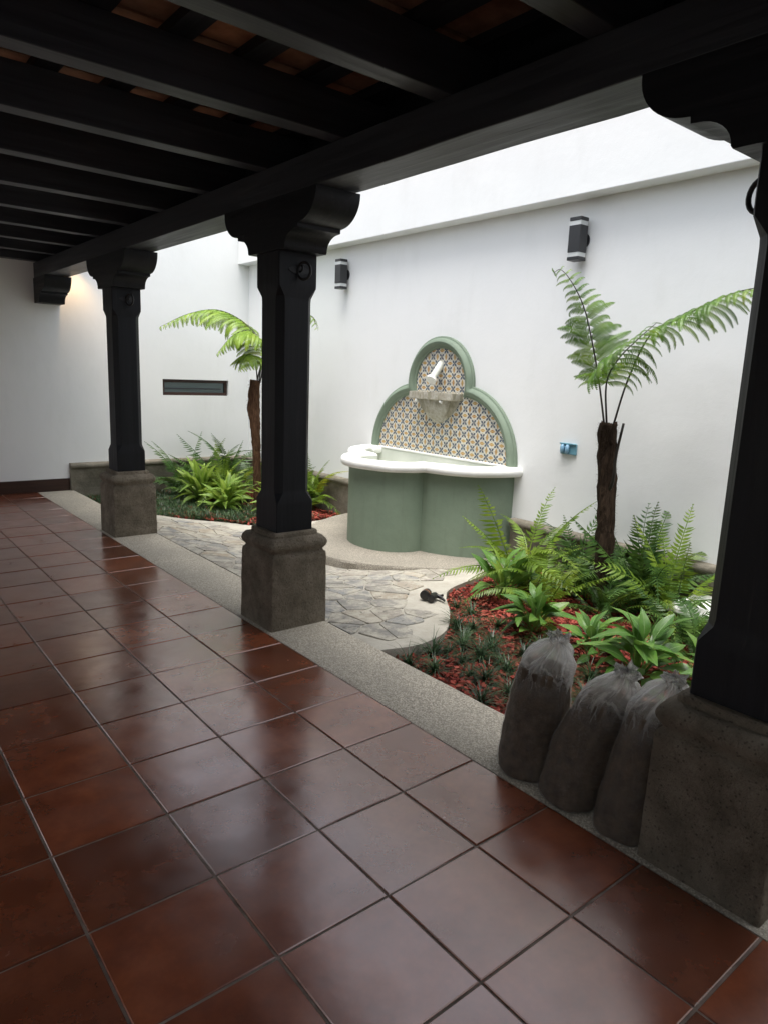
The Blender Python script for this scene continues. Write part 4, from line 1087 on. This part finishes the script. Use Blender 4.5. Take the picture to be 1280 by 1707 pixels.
# dwarf mondo grass: separate tufts on the right, closed turf on the left
def tuft_mesh(seed, n=85, L=0.19):
    rr = random.Random(seed); q = MB()
    for _ in range(n):
        az = rr.uniform(0, 2 * PI); el = R(rr.uniform(18, 82)); l_ = L * rr.uniform(0.6, 1.15); w = 0.0042
        d0 = Vector((math.cos(az), math.sin(az), 0)); sd1 = Vector((-math.sin(az), math.cos(az), 0)) * w
        p = Vector((rr.uniform(-.012, .012), rr.uniform(-.012, .012), 0)); e_ = el; i0 = len(q.v)
        for k_ in range(5):
            ww = sd1 * (1 - k_ / 4.3); q.v += [tuple(p - ww), tuple(p + ww)]
            p = p + (d0 * math.cos(e_) + Vector((0, 0, math.sin(e_)))) * l_ / 4; e_ -= 0.38
        for k_ in range(4): q.f.append((i0 + 2 * k_, i0 + 2 * k_ + 1, i0 + 2 * k_ + 3, i0 + 2 * k_ + 2))
    return q.mesh('mondo_tuft', 'mondo')
TUFT = [tuft_mesh(s_) for s_ in range(5)]
rr = random.Random(77)
def in_right_bed(x, y, m_=0.0):
    if x < XS + 0.02 + m_ or x > XW - 0.08: return False
    if y > 4.1: return False
    if inside((x, y), outline) or edge_dist((x, y), [tuple(p) for p in rc]) < m_: return False
    if math.hypot(x - plat_c[0], y - plat_c[1]) < 1.42 + m_: return False
    return True
cnt = 0
for j in range(26):
    for i in range(8):
        x = XS + 0.11 + i * 0.165 + (0.08 if j % 2 else 0) + rr.uniform(-.04, .04); y = 0.55 + j * 0.145 + rr.uniform(-.04, .04)
        if not in_right_bed(x, y, 0.05) or rr.random() < 0.12: continue
        if x > 3.35 + 0.18 * (y - 2): continue
        o = bpy.data.objects.new('mondo_tuft', TUFT[rr.randrange(5)]); COL.objects.link(o)
        s_ = rr.uniform(0.75, 1.15); o.location = (x, y, soil_z(x, y)); o.scale = (s_, s_, s_); o.rotation_euler = (0, 0, rr.uniform(0, 6.28))
        if x < XS + 0.30: lb = 'dark mondo grass tuft in the red mulch right beside the pebble kerb'
        elif edge_dist((x, y), rc) < 0.30: lb = 'dark mondo grass tuft in the red mulch beside the curved path edge'
        elif y > 2.5: lb = 'dark mondo grass tuft in the red mulch before the bushy leafy plants'
        else: lb = 'dark mondo grass tuft in the red mulch behind the soil bags'
        tag(o, lb, 'grass tuft', 'mondo grass tufts in the right bed')

gq = MB(); rr = random.Random(78)
def in_left_bed(x, y, m_=0.0):
    if x < XS + 0.02 or x > XW - 0.08 or y > YE - 0.07 or y < 6.6: return False
    if inside((x, y), outline): return False
    return edge_dist((x, y), [tuple(p) for p in lc]) > m_ and math.hypot(x - plat_c[0], y - plat_c[1]) > 1.45
n_ = 0
while n_ < 30000:
    x, y = rr.uniform(XS, XW), rr.uniform(6.6, YE)
    if not in_left_bed(x, y, 0.01): continue
    if x > 4.35 and rr.random() < 0.9: continue
    if mnoise.noise(Vector((x * 2.1, y * 2.1, 4))) > (0.5 if x < 3.75 else 0.15): continue
    n_ += 1
    az = rr.uniform(0, 2 * PI); el = R(rr.uniform(25, 85)); l_ = rr.uniform(0.06, 0.125); w = 0.0045
    d0 = Vector((math.cos(az), math.sin(az), 0)); sd1 = Vector((-math.sin(az), math.cos(az), 0)) * w; p = Vector((x, y, soil_z(x, y) - 0.004)); i0 = len(gq.v)
    for k_ in range(4):
        ww = sd1 * (1 - k_ / 3.3); gq.v += [tuple(p - ww), tuple(p + ww)]
        p = p + (d0 * math.cos(el) + Vector((0, 0, math.sin(el)))) * l_ / 3; el -= 0.45
    for k_ in range(3): gq.f.append((i0 + 2 * k_, i0 + 2 * k_ + 1, i0 + 2 * k_ + 3, i0 + 2 * k_ + 2))
tag(gq.obj('mondo_turf', 'mondo'), 'dense dark mondo grass carpeting the far bed', 'grass', kind='stuff')

# red bark mulch
def chips(name, test, x0, x1, y0, y1, n, label, sd0, smin=0.010, smax=0.024):
    rr = random.Random(sd0); q = MB(); c_ = 0
    while c_ < n:
        x, y = rr.uniform(x0, x1), rr.uniform(y0, y1)
        if not test(x, y): continue
        c_ += 1
        a, b_, h_ = rr.uniform(smin, smax), rr.uniform(smin * 0.6, smax * 0.6), rr.uniform(0.003, 0.007)
        mm = Matrix.Translation((x, y, soil_z(x, y) + rr.uniform(0.0, 0.022))) @ Matrix.Rotation(rr.uniform(0, 6.28), 4, 'Z') @ Matrix.Rotation(rr.gauss(0, 0.35), 4, 'X') @ Matrix.Rotation(rr.gauss(0, 0.35), 4, 'Y')
        pts = [(-a, -b_ * rr.uniform(.3, 1), 0), (a * rr.uniform(.3, 1), -b_, 0), (a, b_ * rr.uniform(.2, 1), 0), (-a * rr.uniform(.2, .9), b_, 0)]
        top_ = [mm @ Vector((p[0], p[1], h_)) for p in pts]; bot = [mm @ Vector((p[0] * 1.05, p[1] * 1.05, -h_)) for p in pts]
        i0 = len(q.v); q.v += [tuple(p) for p in bot + top_]
        q.f += [tuple(i0 + k_ for k_ in f_) for f_ in ((4, 5, 6, 7), (0, 1, 5, 4), (1, 2, 6, 5), (2, 3, 7, 6), (3, 0, 4, 7))]
    tag(q.obj(name, 'mulch'), label, 'mulch', kind='stuff')
chips('bark_mulch', lambda x, y: in_right_bed(x, y, 0.004), XS, XW, 0.3, 4.1, 11500, 'red bark chip mulch covering the right bed', 51)
chips('bark_mulch', lambda x, y: in_left_bed(x, y, 0.004), XS, XW, 6.6, YE, 5000, 'red bark chip mulch in the far bed', 52, 0.014, 0.03)
